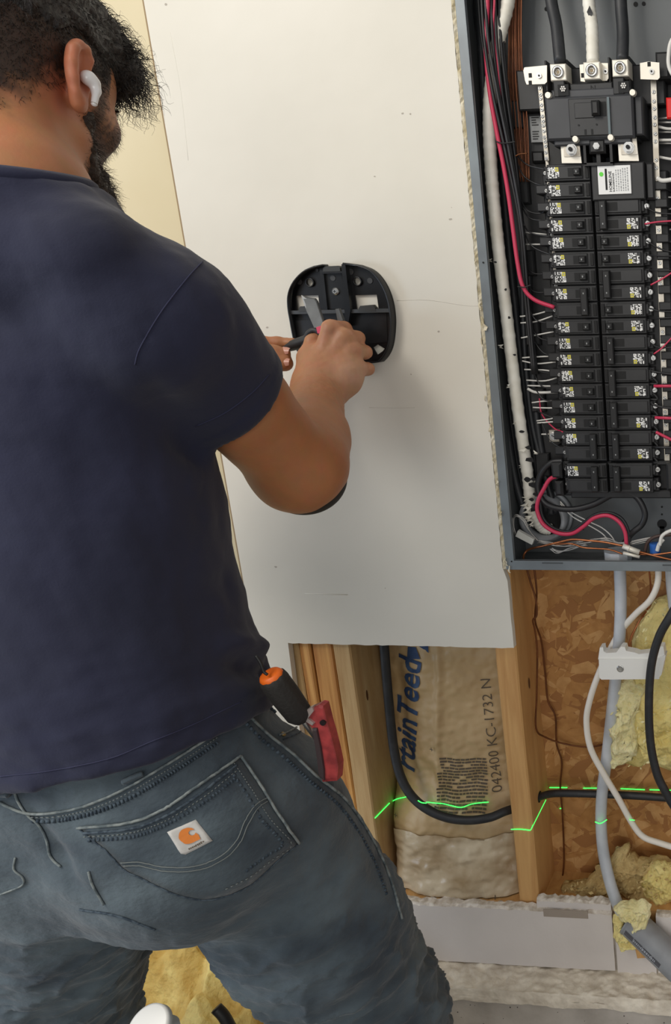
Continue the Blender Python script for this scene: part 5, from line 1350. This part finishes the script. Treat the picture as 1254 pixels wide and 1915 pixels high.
w2_ = np.maximum(brd, brd2)*inhead; 
if w2_.sum() > 0:
    sel = qr.choice(len(BV), 3500, p=w2_/w2_.sum()); tag(strands('stubble', BV[sel], BN[sel]*.6-Uh*.6, .0045, M_beard, .0005, .00018, 9, 3, .1), kind='stuff')
mb = MB()
for s in (1, -1):
    mb.tube([hl(s*.014, .101, .028), hl(s*.03, .100, .033), hl(s*.048, .086, .027)], [.002, .003, .0012], 6, n=4)
mb.build('eyebrow', M_hair, man)
# earbud
ep, ME = EARR
bud = empty('earbud', tuple(ep(.01, .004, 0))); tag(bud, 'white wireless earbud in the right ear of the man', 'earbud')
p0, p1, p2 = hit(152, 146, bvh)[0], None, None
e0 = ep(.0085, .004, .001); e1 = ep(.0115, .008, -.003); e2 = ep(.0125, .0085, -.011); e3 = ep(.0115, .0050, -.026)
build_sdf('shell', [('+', ell(e0, (.0062, .0070, .0068)), .004), ('+', cone(e0, e1, .0052, .0044), .004), ('+', cone(e1, e2, .0041, .0034), .004), ('+', cone(e2, e3, .0033, .0028), .004)], tuple(e0-.025-np.array([0, 0, .03])), tuple(e0+.03), .0009, mat('earbud_white', (238, 238, 238), .2, coat=.5), bud)
mb = MB(); mb.tube([e3, e3+(e3-e2)*.04], .0030, 12, n=1); mb.build('stem_tip', M_metal, bud)

# ---- t-shirt
M_shirt = mat('navy_cotton', (22, 25, 46), .92, c2=(32, 35, 60), scale=5, detail=6, bump=.35, bscale=420, sheen=.12, bdist=.0006)
COL0 = at(28, 318, -.632); COL1 = at(125, 343, -.565)
COLN = np.cross(np.array([1.0, 0, 0]), COL1-COL0); COLN /= np.linalg.norm(COLN); COLN *= np.sign(COLN[2]); COLN[0] = .05; COLN /= np.linalg.norm(COLN)
TW = [(.965, -.232, -.535, .172, .140, .0), (1.03, -.232, -.535, .168, .138, 0), (1.08, -.236, -.535, .163, .134, 0), (1.16, -.243, -.53, .158, .130, 0), (1.25, -.242, -.525, .158, .130, 0),
      (1.33, -.246, -.520, .149, .130, 0), (1.42, -.237, -.515, .168, .118, 0), (1.47, -.235, -.512, .150, .100, 0), (1.51, -.235, -.52, .11, .085, 0), (1.54, -.235, -.53, .09, .075, 0)]
hemR = mid(SR, ER, .44); axR = (ER-SR)/np.linalg.norm(ER-SR); hemL = mid(SL, EL, .5); axL = (EL-SL)/np.linalg.norm(EL-SL)
NBs = mid(NB, mid(SL, SR, .5), .25)
sops = [('+', loft(TW, 2.3), .03), ('+', cone(NB+[.01, .01, -.062], SR+[-.01, 0, .008], .064, .060), .045), ('+', cone(NB+[-.01, .01, -.050], SL+[.01, 0, .010], .066, .060), .045), ('+', cone(NB+[0, -.004, -.06], NB+[0, 0, .0], .068, .066), .02), ('+', cone(at(165, 480, -.575), at(268, 628, -.548), .050, .044), .028),
        ('+', lambda P: np.maximum(cone(SR, mid(SR, ER, .62), .071, .0585)(P), (P-A(hemR))@A(hn1)), .028), ('+', lambda P: np.maximum(cone(SL, mid(SL, EL, .62), .064, .064)(P), (P-A(hemL))@A(axL)), .035)]
def planecut(c, n_):
    c, n_ = A(c), A(n_); return lambda P: (P-c)@n_
def regioncut(c, n_, rad, c2):                               # keeps everything except what lies past the hem and near the arm
    c, n_ = A(c), A(n_)
    def fn(P): return np.minimum((P-c)@n_, rad-np.linalg.norm(P-A(c2), axis=1))
    return fn
hd1 = at(508, 697, -.43)-at(362, 800, -.455); hemR = (at(508, 697, -.43)+at(362, 800, -.455))/2; hn1 = axR-hd1*(axR@hd1)/(hd1@hd1); hn1 /= np.linalg.norm(hn1)
sops += [         ('&', lambda P: (P-A(COL0))@A(COLN), .006)]
hb = [at(0, 1476, -.675), at(232, 1434, -.66), at(470, 1330, -.52)]; hb = [q_-np.array([0, 0, .009]) for q_ in hb]
hnrm = np.cross(hb[1]-hb[0], hb[2]-hb[0]); hnrm /= np.linalg.norm(hnrm)
if hnrm[2] > 0: hnrm = -hnrm
sops.append(('&', planecut(hb[1], hnrm), .003))
# fold lines given as polylines in 3D: (points, width, height)
def F3(L_, Y): return pts(L_, Y)
folds = [(F3([(310, 640, -.60), (250, 680, -.62), (205, 560, -.64), (150, 480, -.66)], -.6), .016, -.006), (F3([(250, 690, -.62), (310, 770, -.56), (370, 850, -.5)], -.6), .014, -.010),
         (F3([(205, 540, -.65), (240, 650, -.63), (300, 760, -.6)], -.6), .03, .006), (F3([(430, 560, -.46), (470, 640, -.43), (500, 680, -.40)], -.45), .010, -.0025), (F3([(400, 600, -.48), (450, 680, -.44), (485, 700, -.41)], -.45), .012, .002),
         (F3([(490, 1260, -.47), (430, 1235, -.55), (380, 1270, -.6), (330, 1300, -.64)], -.5), .012, -.007), (F3([(480, 1210, -.47), (420, 1190, -.55), (370, 1230, -.62)], -.5), .012, .006),
         (F3([(470, 1290, -.5), (410, 1310, -.57), (330, 1370, -.64)], -.5), .014, .005), (F3([(0, 1240, -.69), (60, 1310, -.68), (130, 1380, -.67), (170, 1420, -.67)], -.68), .010, .0035),
         (F3([(440, 960, -.5), (400, 1040, -.58), (370, 1150, -.62)], -.5), .02, .004), (F3([(440, 1090, -.5), (400, 1120, -.57), (300, 1180, -.64)], -.5), .018, -.005), (F3([(100, 560, -.68), (70, 800, -.68), (90, 1000, -.68)], -.68), .03, .005)]
def clothpost(V, Q):
    V = relax(V, Q, 3, .5); N_ = normals(V, Q); d = .0042*fb(V*np.array([1, 1, .5]), 51, 6, 3)+.0007*fb(V, 52, 26, 2)
    zc = np.clip((1.16-V[:, 2])/.16, 0, 1); d += zc*.004*fb(V*np.array([.9, .9, 1.6]), 53, 9, 3)
    for P_, w_, h_ in folds: d += 1.7*h_*np.exp(-(segdist(V, P_)/w_)**2)
    d *= 1-.75*np.clip(1.5-np.linalg.norm(V-hemR, axis=1)/.09, 0, 1)
    # stitched band just above each hem
    dh = -((V-hb[1])@hnrm); d += .0010*((dh > .0) & (dh < .018)); 
    ds = -((V-hemR)@hn1); nr = np.linalg.norm(V-hemR, axis=1) < .12; d += .0010*((ds > 0) & (ds < .017) & nr)
    # shoulder seam
    d -= .0012*np.exp(-(segdist(V, seamR)/.0022)**2)+0
    return V+N_*d[:, None]
seamR = F3([(392, 476, -.47), (350, 520, -.52), (300, 585, -.57), (262, 650, -.60), (252, 685, -.60)], -.5)
shirt, SV, SQ = build_sdf('t_shirt', sops, (-.62, -.75, .95), (.04, -.22, 1.62), .0036, M_shirt, man, clothpost)
sb = BVHTree.FromObject(shirt, bpy.context.evaluated_depsgraph_get())
# neckband
nb0 = NB+np.array([0, 0, .0]); axn = (hl(0, -.03, -.10)-NB); axn /= np.linalg.norm(axn)
def onsurf(L_, tree, off=.0008, step=4):
    P_ = []
    for a, b in zip(L_[:-1], L_[1:]):
        n = max(1, int(math.hypot(b[0]-a[0], b[1]-a[1])/step))
        for i in range(n): P_.append((a[0]+(b[0]-a[0])*i/n, a[1]+(b[1]-a[1])*i/n))
    P_.append(L_[-1]); o = []
    for px, py in P_:
        p, n_ = hit(px, py, tree)
        if p is not None and (not o or np.linalg.norm(p-o[-1]) < .06): o.append(p+n_*off)
    return o
def sm2(L_, n=8): return [(q_[0], q_[1]) for q_ in catmull([np.array((a, b, 0.)) for a, b in L_], n)]
M_seam = mat('navy_seam', (44, 46, 72), .9)
for (S_, E_, ax_, hm, nn_, rad) in ((SR, ER, axR, hemR, hn1, .0575), (SL, EL, axL, hemL, axL, .0618)):
    u_ = np.cross(ax_, [0, 0, 1.0]); u_ /= np.linalg.norm(u_); v_ = np.cross(ax_, u_); L_ = []
    for i in range(40):
        w_ = 2*math.pi*i/40; q_ = S_+ax_*.1+(u_*math.cos(w_)+v_*math.sin(w_))*rad; t_ = ((hm-q_)@nn_)/(ax_@nn_); L_.append(q_+ax_*(t_-.003))
    mb = MB(); mb.tube(L_+L_[:2], .0040, 8, n=1, cap=False); mb.build('sleeve_hem', M_shirt, man)
for L_ in ([(388, 480), (350, 520), (300, 585), (262, 650), (252, 682)], [(366, 797), (420, 772), (470, 735), (503, 700)], [(0, 1452), (90, 1442), (200, 1420), (280, 1388), (360, 1355), (450, 1312)]):
    P_ = onsurf(sm2(L_), sb, .0003)
    if len(P_) > 3: mb = MB(); mb.tube(P_, .0007, 5, n=1); mb.build('shirt_seam', M_seam, man)
ringc = []
axn = np.array([0., .10, 1.0]); axn /= np.linalg.norm(axn)
a_ = np.cross(axn, [0, 1, 0.]); a_ /= np.linalg.norm(a_); b_ = np.cross(axn, a_)
for i in range(49):
    w_ = 2*math.pi*i/48; o_ = NB+axn*.09+0; di = a_*math.cos(w_)+b_*math.sin(w_)
    st = NB+di*.062; t_ = ((COL0-st)@COLN)/(axn@COLN); p = st+axn*t_
    ringc.append(p)
rc = np.array(ringc[:-1]); 
for _ in range(3): rc = (np.roll(rc, 1, 0)+2*rc+np.roll(rc, -1, 0))/4
mb = MB(); mb.tube(list(rc)+[rc[0], rc[1]], .0075, 10, n=1, cap=False); mb.build('neckband', M_shirt, man)

# ---- jeans
M_jean = mat('denim', (46, 57, 67), .88, c2=(88, 101, 108), scale=9, detail=10, lo=.34, hi=.72, bump=.8, bscale=130, bdist=.0016, stretch=(1, 1, 1.6), sheen=.15)
KR = np.array([-.046, -.400, .47]); AR = np.array([-.02, -.43, .10]); HR = np.array([-.118, -.50, .86])
HLf = np.array([-.325, -.50, .86]); KL = np.array([-.515, -.43, .47]); AL = np.array([-.52, -.45, .10])
jops = [('+', loft([(.80, -.225, -.52, .15, .11, 0), (.88, -.225, -.53, .168, .125, 0), (.95, -.228, -.533, .166, .130, 0), (1.045, -.232, -.533, .156, .124, 0)], 2.3), .03),
        ('+', ell((-.135, -.565, .875), (.108, .098, .108)), .05), ('+', ell((-.315, -.56, .87), (.100, .095, .105)), .05),
        ('+', cone(HR, mid(HR, KR, .5), .110, .099), .022), ('+', cone(mid(HR, KR, .5), KR, .099, .082), .03), ('+', cone(KR, AR, .081, .068), .03),
        ('+', cone(HLf, KL, .108, .088), .012), ('+', cone(KL, AL, .090, .070), .03)]
jf = [(F3([(150, 1700, -.62), (290, 1735, -.6), (450, 1725, -.6), (620, 1660, -.52)], -.6), .02, -.004), (F3([(700, 1790, -.42), (640, 1850, -.46), (560, 1890, -.46)], -.45), .012, .006), (F3([(790, 1800, -.38), (720, 1850, -.42), (650, 1910, -.46)], -.4), .010, -.006),
      (F3([(760, 1700, -.4), (680, 1760, -.46), (560, 1790, -.5)], -.45), .016, .004), (F3([(0, 1760, -.5), (100, 1730, -.5), (200, 1690, -.52)], -.5), .016, .006), (F3([(0, 1850, -.48), (90, 1810, -.48), (200, 1740, -.5)], -.48), .014, -.006),
      (F3([(0, 1900, -.46), (80, 1880, -.46), (170, 1830, -.46)], -.46), .012, .006), (F3([(800, 1860, -.37), (740, 1890, -.4), (690, 1915, -.43)], -.4), .008, .006), (F3([(40, 1520, -.67), (90, 1590, -.67), (150, 1640, -.66), (230, 1700, -.62)], -.67), .010, -.006)]
def jpost(V, Q):
    V = relax(V, Q, 3, .5); N_ = normals(V, Q)
    leg = np.clip((.84-V[:, 2])/.25, 0, 1)
    d = .0028*fb(V, 61, 8, 3)+.0009*fb(V, 62, 30, 2)+leg*(.0085*(1-np.abs(fb(V@np.array([[1, 0, .25], [0, 1, .2], [0, 0, 2.0]]), 63, 7, 3)))**3)
    d += .0045*leg*fb(V*np.array([.8, .8, 2.2]), 64, 10, 2)
    for P_, w_, h_ in jf: d += h_*np.exp(-(segdist(V, P_)/w_)**2)
    return V+N_*d[:, None]
jeans, JV, JQ = build_sdf('jeans', jops, (-.66, -.72, .06), (.08, -.28, 1.06), .0042, M_jean, man, jpost)
jb = BVHTree.FromObject(jeans, bpy.context.evaluated_depsgraph_get())
M_thr = mat('thread_grey', (104, 110, 110), .8); M_edge = mat('denim_worn_edge', (128, 135, 134), .9, c2=(84, 94, 98), scale=120, lo=.4, hi=.6); M_jdark = mat('denim_seam_dark', (40, 52, 64), .9, c2=(70, 82, 92), scale=220, lo=.42, hi=.58)
def patch(name, L_, m, off=.0016, parent=man, tree=jb, rings=7, th=None, mats=None):
    P0 = sm2(L_+[L_[0]], 1) if False else L_; dense = []
    for a, b in zip(P0, P0[1:]+[P0[0]]):
        n = max(1, int(math.hypot(b[0]-a[0], b[1]-a[1])/9))
        dense += [(a[0]+(b[0]-a[0])*i/n, a[1]+(b[1]-a[1])*i/n) for i in range(n)]
    cx = sum(p[0] for p in dense)/len(dense); cy = sum(p[1] for p in dense)/len(dense); N_ = len(dense); v = []; ok = True
    for j in range(rings+1):
        r_ = j/rings
        for px, py in dense:
            p, n_ = hit(cx+(px-cx)*r_, cy+(py-cy)*r_, tree)
            if p is None: p, n_ = (v[-1] if v else at(px, py, -.6)), np.array([0, -1, 0.])
            v.append(p+n_*(off if j < rings else off*.9))
    for px, py in dense:
        p, n_ = hit(px, py, tree); v.append((p if p is not None else v[-1])-(n_ if n_ is not None else 0)*.001)
    f = [(j*N_+i, j*N_+(i+1) % N_, (j+1)*N_+(i+1) % N_, (j+1)*N_+i) for j in range(rings+1) for i in range(N_)]
    return pymesh(name, v, f, m, parent, True)
def seam(L_, r_, m, off=.0010, name='seam', tree=jb, dash=None, parent=man):
    P_ = onsurf(sm2(L_, 10), tree, off, 3); mb = MB()
    if len(P_) < 3: print('seam lost', L_[0]); return
    if dash is None: mb.tube(P_, r_, 6, n=1)
    else:
        k = 0
        while k+dash[0] < len(P_): mb.tube(P_[k:k+dash[0]+1], r_, 5, n=1); k += dash[0]+dash[1]
    o = mb.build(name, m, parent)
    if dash: tag(o, kind='stuff')
    return o
PK = [(150, 1546), (240, 1538), (300, 1515), (370, 1470), (446, 1415), (480, 1465), (515, 1520), (555, 1577), (520, 1605), (470, 1650), (425, 1672), (380, 1680), (330, 1670), (265, 1640), (235, 1625), (200, 1590)]
pocket = patch('back_pocket', PK, M_jean, .0024)
seam(PK[:5], .0015, M_edge, .0034, 'pocket_edge'); seam([PK[4], PK[5], PK[6], PK[7]], .0015, M_edge, .0032, 'pocket_edge'); seam(PK[7:]+[PK[0]], .0008, M_jdark, .0028, 'pocket_edge')
seam([(160, 1556), (245, 1549), (305, 1527), (376, 1482), (440, 1432)], .0016, M_jdark, .0028, 'pocket_hem'); seam([(160, 1563), (245, 1556), (308, 1534), (380, 1490), (442, 1441)], .0006, M_thr, .0030, 'pocket_stitch', dash=(1, 1))
seam([(434, 1428), (468, 1478), (500, 1530), (541, 1577), (505, 1607), (465, 1638), (420, 1660)], .0006, M_thr, .0030, 'pocket_stitch', dash=(1, 1))
seam([(228, 1611), (262, 1610), (310, 1620), (365, 1618), (410, 1600), (440, 1570), (455, 1535), (475, 1505), (497, 1492)], .0006, M_thr, .0032, 'pocket_stitch'); seam([(234, 1617), (262, 1617), (310, 1627), (368, 1625), (415, 1606), (446, 1575), (462, 1540), (480, 1511), (497, 1499)], .0006, M_thr, .0032, 'pocket_stitch')
# brand patch
BP2 = [(313, 1556), (366, 1532), (396, 1571), (347, 1597), (338, 1595)]
pb = BVHTree.FromObject(pocket, bpy.context.evaluated_depsgraph_get())
lp_ = patch('leather_patch', BP2, mat('patch_pale', (196, 194, 190), .7, c2=(176, 174, 170), scale=60), .0032, rings=5)
def patchmap(u, v_):                                     # u, v in the patch's own frame (0..1)
    tl, tr, br_, bl = BP2[0], BP2[1], BP2[2], (BP2[3][0]-3, BP2[3][1]+1)
    px = (tl[0]*(1-u)+tr[0]*u)*(1-v_)+(bl[0]*(1-u)+br_[0]*u)*v_; py = (tl[1]*(1-u)+tr[1]*u)*(1-v_)+(bl[1]*(1-u)+br_[1]*u)*v_
    p, n_ = hit(px, py, jb); return p+n_*.0042
# the orange wave emblem: round body opened at the upper right by a curling hook
out1 = []
for i in range(25):
    a_1 = math.radians(-40-260*i/24); out1.append((.49+.29*math.cos(a_1), .42-.27*math.sin(a_1)*1.0))
EM = [(.74, .74), (.50, .74), (.30, .68), (.20, .52), (.20, .36), (.29, .22), (.44, .14), (.60, .15), (.72, .23), (.76, .33), (.66, .29), (.57, .32), (.53, .41), (.58, .50), (.68, .50), (.74, .46), (.78, .58)]
cxy = (.42, .5); v = [patchmap(*cxy)]+[patchmap(*e) for e in sm2(EM, 3)]; n = len(v)-1
bm = bmesh.new(); vs = [bm.verts.new(p) for p in v[1:]]; es = [bm.edges.new((vs[i-1], vs[i])) for i in range(len(vs)) if (vs[i].co-vs[i-1].co).length > 1e-7]
bmesh.ops.triangle_fill(bm, edges=es, use_beauty=True, normal=Vector((0, -1, .2))); me = bpy.data.meshes.new('patch_emblem'); bm.to_mesh(me); bm.free(); link('patch_emblem', me, mat('emblem_orange', (204, 116, 36), .6), lp_)
mb = MB()
for i in range(9): mb.add([patchmap(.24+.062*i, .84), patchmap(.24+.062*i+.045, .84), patchmap(.24+.062*i+.045, .90), patchmap(.24+.062*i, .90)], [(0, 1, 2, 3)])
tag(mb.build('patch_print', M_ink, lp_), kind='stuff')
# waistband, yoke, centre seam, side seam, front pocket
seam([(0, 1498), (48, 1519), (110, 1518), (170, 1503), (240, 1472), (320, 1424), (400, 1372), (470, 1322)], .0014, M_edge, .0020, 'waistband_edge')
seam([(60, 1527), (110, 1526), (175, 1511), (245, 1480), (325, 1432), (404, 1380)], .0006, M_thr, .0016, 'waistband_stitch', dash=(1, 1)); seam([(60, 1535), (110, 1534), (178, 1519), (250, 1488), (330, 1440), (408, 1388)], .0024, M_jdark, .0002, 'waistband_pucker', dash=(1, 1))
seam([(168, 1570), (250, 1563), (312, 1541), (384, 1498), (440, 1455)], .0022, M_jdark, .0016, 'pocket_pucker', dash=(1, 1)); seam([(428, 1440), (458, 1486), (488, 1535), (525, 1577), (495, 1600), (458, 1628)], .0022, M_jdark, .0016, 'pocket_pucker', dash=(1, 1))
seam([(520, 1376), (545, 1366), (572, 1350)], .0012, M_edge, .0014, 'front_pocket_edge'); seam([(528, 1384), (552, 1374), (575, 1360)], .0008, M_jdark, .0012, 'front_pocket_edge')
seam([(480, 1300), (505, 1325), (532, 1348)], .0020, M_jdark, .0008, 'waistband_pucker', dash=(1, 1))
rv_, rn_ = hit(528, 1374, jb); mb = MB(); mb.tube([rv_, rv_+rn_*.0022], .0030, 12, n=1); mb.build('rivet', mat('rivet_brass', (150, 128, 84), .4, metal=.7), man)
seam([(28, 1478), (36, 1500), (52, 1523), (74, 1543), (88, 1570), (95, 1600), (115, 1621)], .0012, M_edge, .0012, 'centre_seam'); seam([(167, 1629), (175, 1655), (196, 1691)], .0012, M_edge, .0012, 'centre_seam')
seam([(30, 1603), (28, 1625), (44, 1640), (42, 1655), (0, 1672)], .0010, M_edge, .0012, 'left_pocket_edge')
seam([(462, 1338), (500, 1375), (545, 1410), (590, 1452), (640, 1492), (680, 1545), (712, 1605), (735, 1665), (750, 1720)], .0017, M_edge, .0014, 'side_seam')
seam([(452, 1345), (490, 1384), (535, 1420), (580, 1462), (630, 1503), (668, 1553), (700, 1612), (722, 1672)], .0024, M_jdark, .0002, 'side_pucker', dash=(1, 1))
seam([(150, 1700), (220, 1712), (290, 1738)], .0012, M_jdark, .0008, 'inseam')
def loop(L_, w0):
    P_ = onsurf(L_, jb, .004, 3); 
    if len(P_) > 1: mb = MB(); mb.tube(P_, w0, 6, n=1); mb.build('belt_loop', M_jean, man)
loop([(232, 1462), (268, 1446)], .0028); loop([(0, 1478), (24, 1482)], .004)
# boots, standing on the floor below the frame
M_boot = mat('boot_leather', (92, 66, 42), .7, c2=(70, 48, 30), scale=30)
for s, an in ((1, AR), (-1, AL)):
    build_sdf('boot', [('+', cone((an[0], an[1], .16), (an[0], an[1]-.01, .07), .055, .052), .02), ('+', cone((an[0], an[1]-.02, .05), (an[0]+.01*s, an[1]+.16, .042), .046, .040), .03), ('&', lambda P: .004-P[:, 2], .004)],
              (an[0]-.09, an[1]-.1, -.01), (an[0]+.1, an[1]+.24, .23), .006, M_boot, man)

# ---- things in the pocket and in the hands
kn_ = empty('utility_knife', tuple(at(595, 1400, -.45))); tag(kn_, 'worn red folding utility knife clipped over the front pocket of the jeans', 'knife')
YK = -.52
def P2(L_, Y): return [at(p[0], p[1], Y) for p in L_]
def slab(L_, Y0, Y1, name, m, parent, dy=None):
    """thick plate whose outline is measured; dy lets it lean"""
    n = len(L_); a = [at(p[0], p[1], Y0+(dy(p) if dy else 0)) for p in L_]; back = np.array([0, Y1-Y0, 0])
    ctr = sum(a)/n; fr = [ctr+(q_-ctr)*.92+np.array([0, -.0012, 0]) for q_ in a]
    v = fr+a+[q_+back for q_ in a]; f = [tuple(range(n))]+[(i, (i+1) % n, n+(i+1) % n, n+i) for i in range(n)]+[(n+i, n+(i+1) % n, 2*n+(i+1) % n, 2*n+i) for i in range(n)]+[tuple(range(3*n-1, 2*n-1, -1))]
    mb = MB(); mb.add(v, f); return mb.build(name, m, parent)
pk_, _ = hit(590, 1440, jb); pk2, _ = hit(560, 1380, jb)
YK = min(pk_[1], pk2[1])-.012 if pk_ is not None else -.5
M_kred = mat('worn_red_paint', (168, 62, 62), .5, c2=(128, 44, 46), scale=60, lo=.4, hi=.62); M_kred2 = mat('worn_edge', (176, 120, 112), .5)
slab([(570, 1330), (588, 1322), (596, 1318), (604, 1320), (607, 1332), (612, 1352), (620, 1380), (627, 1408), (632, 1432), (630, 1460), (603, 1462), (600, 1440), (596, 1405), (592, 1380), (586, 1362), (572, 1346)], YK, YK+.012, 'red_handle', M_kred, kn_)
slab([(584, 1362), (592, 1362), (600, 1400), (606, 1440), (606, 1460), (597, 1452), (592, 1410)], YK-.003, YK+.004, 'dark_scale', mat('scale_dark', (62, 50, 52), .5), kn_)
slab([(570, 1328), (583, 1322), (586, 1330), (576, 1343), (588, 1352), (584, 1357), (570, 1348)], YK-.003, YK+.004, 'blade_slot', mat('blade_grey', (190, 176, 170), .4, metal=.5), kn_)
p = at(603, 1352, YK-.003); mb = MB(); mb.disc((p[0], p[2]), .0033, YK-.0036, YK, 0, 16); mb.build('pivot_screw', mat('pivot', (52, 44, 46), .4, metal=.6), kn_)
mm = empty('screwdriver', tuple(at(530, 1290, -.5))); tag(mm, 'black ribbed screwdriver handle with an orange end sticking out of the hip pocket', 'screwdriver')
ps, ns = hit(548, 1330, jb)
Yd = (ps[1] if ps is not None else -.5)
d0 = at(508, 1266, Yd-.020); d1 = at(566, 1345, Yd+.004); ax_ = (d1-d0)/np.linalg.norm(d1-d0)
a_ = np.cross(ax_, [0, 1, 0]); a_ /= np.linalg.norm(a_); b_ = np.cross(ax_, a_)
def lathe(c0, ax_, prof, m, name, parent, n=30, rib=0):
    v = []; f = []
    for s, r_ in prof:
        for i in range(n):
            w_ = 6.28318*i/n; rr = r_*(1-(rib if i % 3 == 0 else 0)); v.append(c0+ax_*s+(a_*math.cos(w_)+b_*math.sin(w_))*rr)
    f = [(k*n+i, k*n+(i+1) % n, (k+1)*n+(i+1) % n, (k+1)*n+i) for k in range(len(prof)-1) for i in range(n)]+[tuple(range(n))[::-1], tuple((len(prof)-1)*n+i for i in range(n))]
    mb = MB(); mb.add(v, f, 0, True); return mb.build(name, m, parent)
lathe(d0, ax_, [(-.002, .012), (0, .0140), (.006, .0150), (.03, .0152), (.06, .0140), (.068, .010)], mat('rubber_black', (38, 36, 34), .75, bump=.4, bscale=300), 'grip', mm, 30, .05)
lathe(d0, ax_, [(-.0055, .008), (-.0045, .0110), (-.001, .0128), (.002, .0120)], mat('orange_plastic', (226, 104, 24), .45), 'orange_end', mm, 30)
lathe(d0, ax_, [(.05, .004), (.10, .0035)], M_screw, 'shaft', mm, 12)
P_ = onsurf([(470, 1232), (485, 1245), (492, 1262)], sb, .002)
sf = pts([(478, 1226), (487, 1240), (493, 1256), (500, 1262)], d0[1]-.01); mb = MB(); mb.tube(sf, .0016, 6, n=4); mb.build('cord_loop', M_blk2, mm)
# scissors in the hands
sc_ = empty('scissors', tuple(at(600, 610, -.07))); tag(sc_, 'grey bladed scissors with black handles held in both hands against the plate', 'scissors')
M_sblade = mat('blade_dull', (112, 114, 114), .45, metal=.4, c2=(92, 94, 94), scale=30); M_sgrip = mat('grip_black', (40, 41, 43), .5)
slab([(565, 553), (574, 556), (588, 558), (592, 563), (606, 606), (610, 616), (590, 620), (584, 606), (572, 580), (571, 568)], -.060, -.056, 'blade', M_sblade, sc_, lambda p: -.0004*(p[1]-553)*.35)
slab([(563, 552), (570, 556), (582, 562), (578, 572), (572, 578)], -.0608, -.0585, 'bright_edge', mat('blade_bright', (206, 206, 202), .3, metal=.4), sc_)
slab([(627, 578), (634, 577), (642, 600), (632, 603)], -.050, -.045, 'lower_blade', M_sblade, sc_)
slab([(591, 612), (600, 609), (604, 622), (594, 624)], -.092, -.086, 'pink_tab', mat('pink', (226, 84, 112), .5), sc_)
mb = MB(); mb.tube(pts([(604, 628), (590, 618), (578, 622), (571, 636), (566, 655), (563, 668)], -.085), .0042, 10, n=5); mb.build('finger_loop', M_sgrip, sc_)
mb = MB(); mb.tube(pts([(527, 651, -.078), (540, 648, -.078), (556, 643, -.080), (574, 636, -.082), (590, 630, -.084)], -.08), [.006, .0075, .0085, .008, .007], 12, n=5); mb.build('handle_shank', M_sgrip, sc_)
mb = MB(); mb.tube([at(604, 618, -.066), HT, HT+np.array([.03, .006, -.045])], .009, 10, n=4); mb.build('handle_grip', M_sgrip, sc_)
# black crescent just under the elbow
eo = [('+', ell(ER+np.array([-.001, .012, -.014]), (.0485, .050, .046)), .01), ('&', lambda P: (P-A(ER+np.array([0, 0, -.018])))@A((-0.02, -.12, .99)), .004)]
build_sdf('elbow_crescent', eo, tuple(ER-.09), tuple(ER+.09), .003, mat('crescent_black', (18, 18, 20), .7), man)
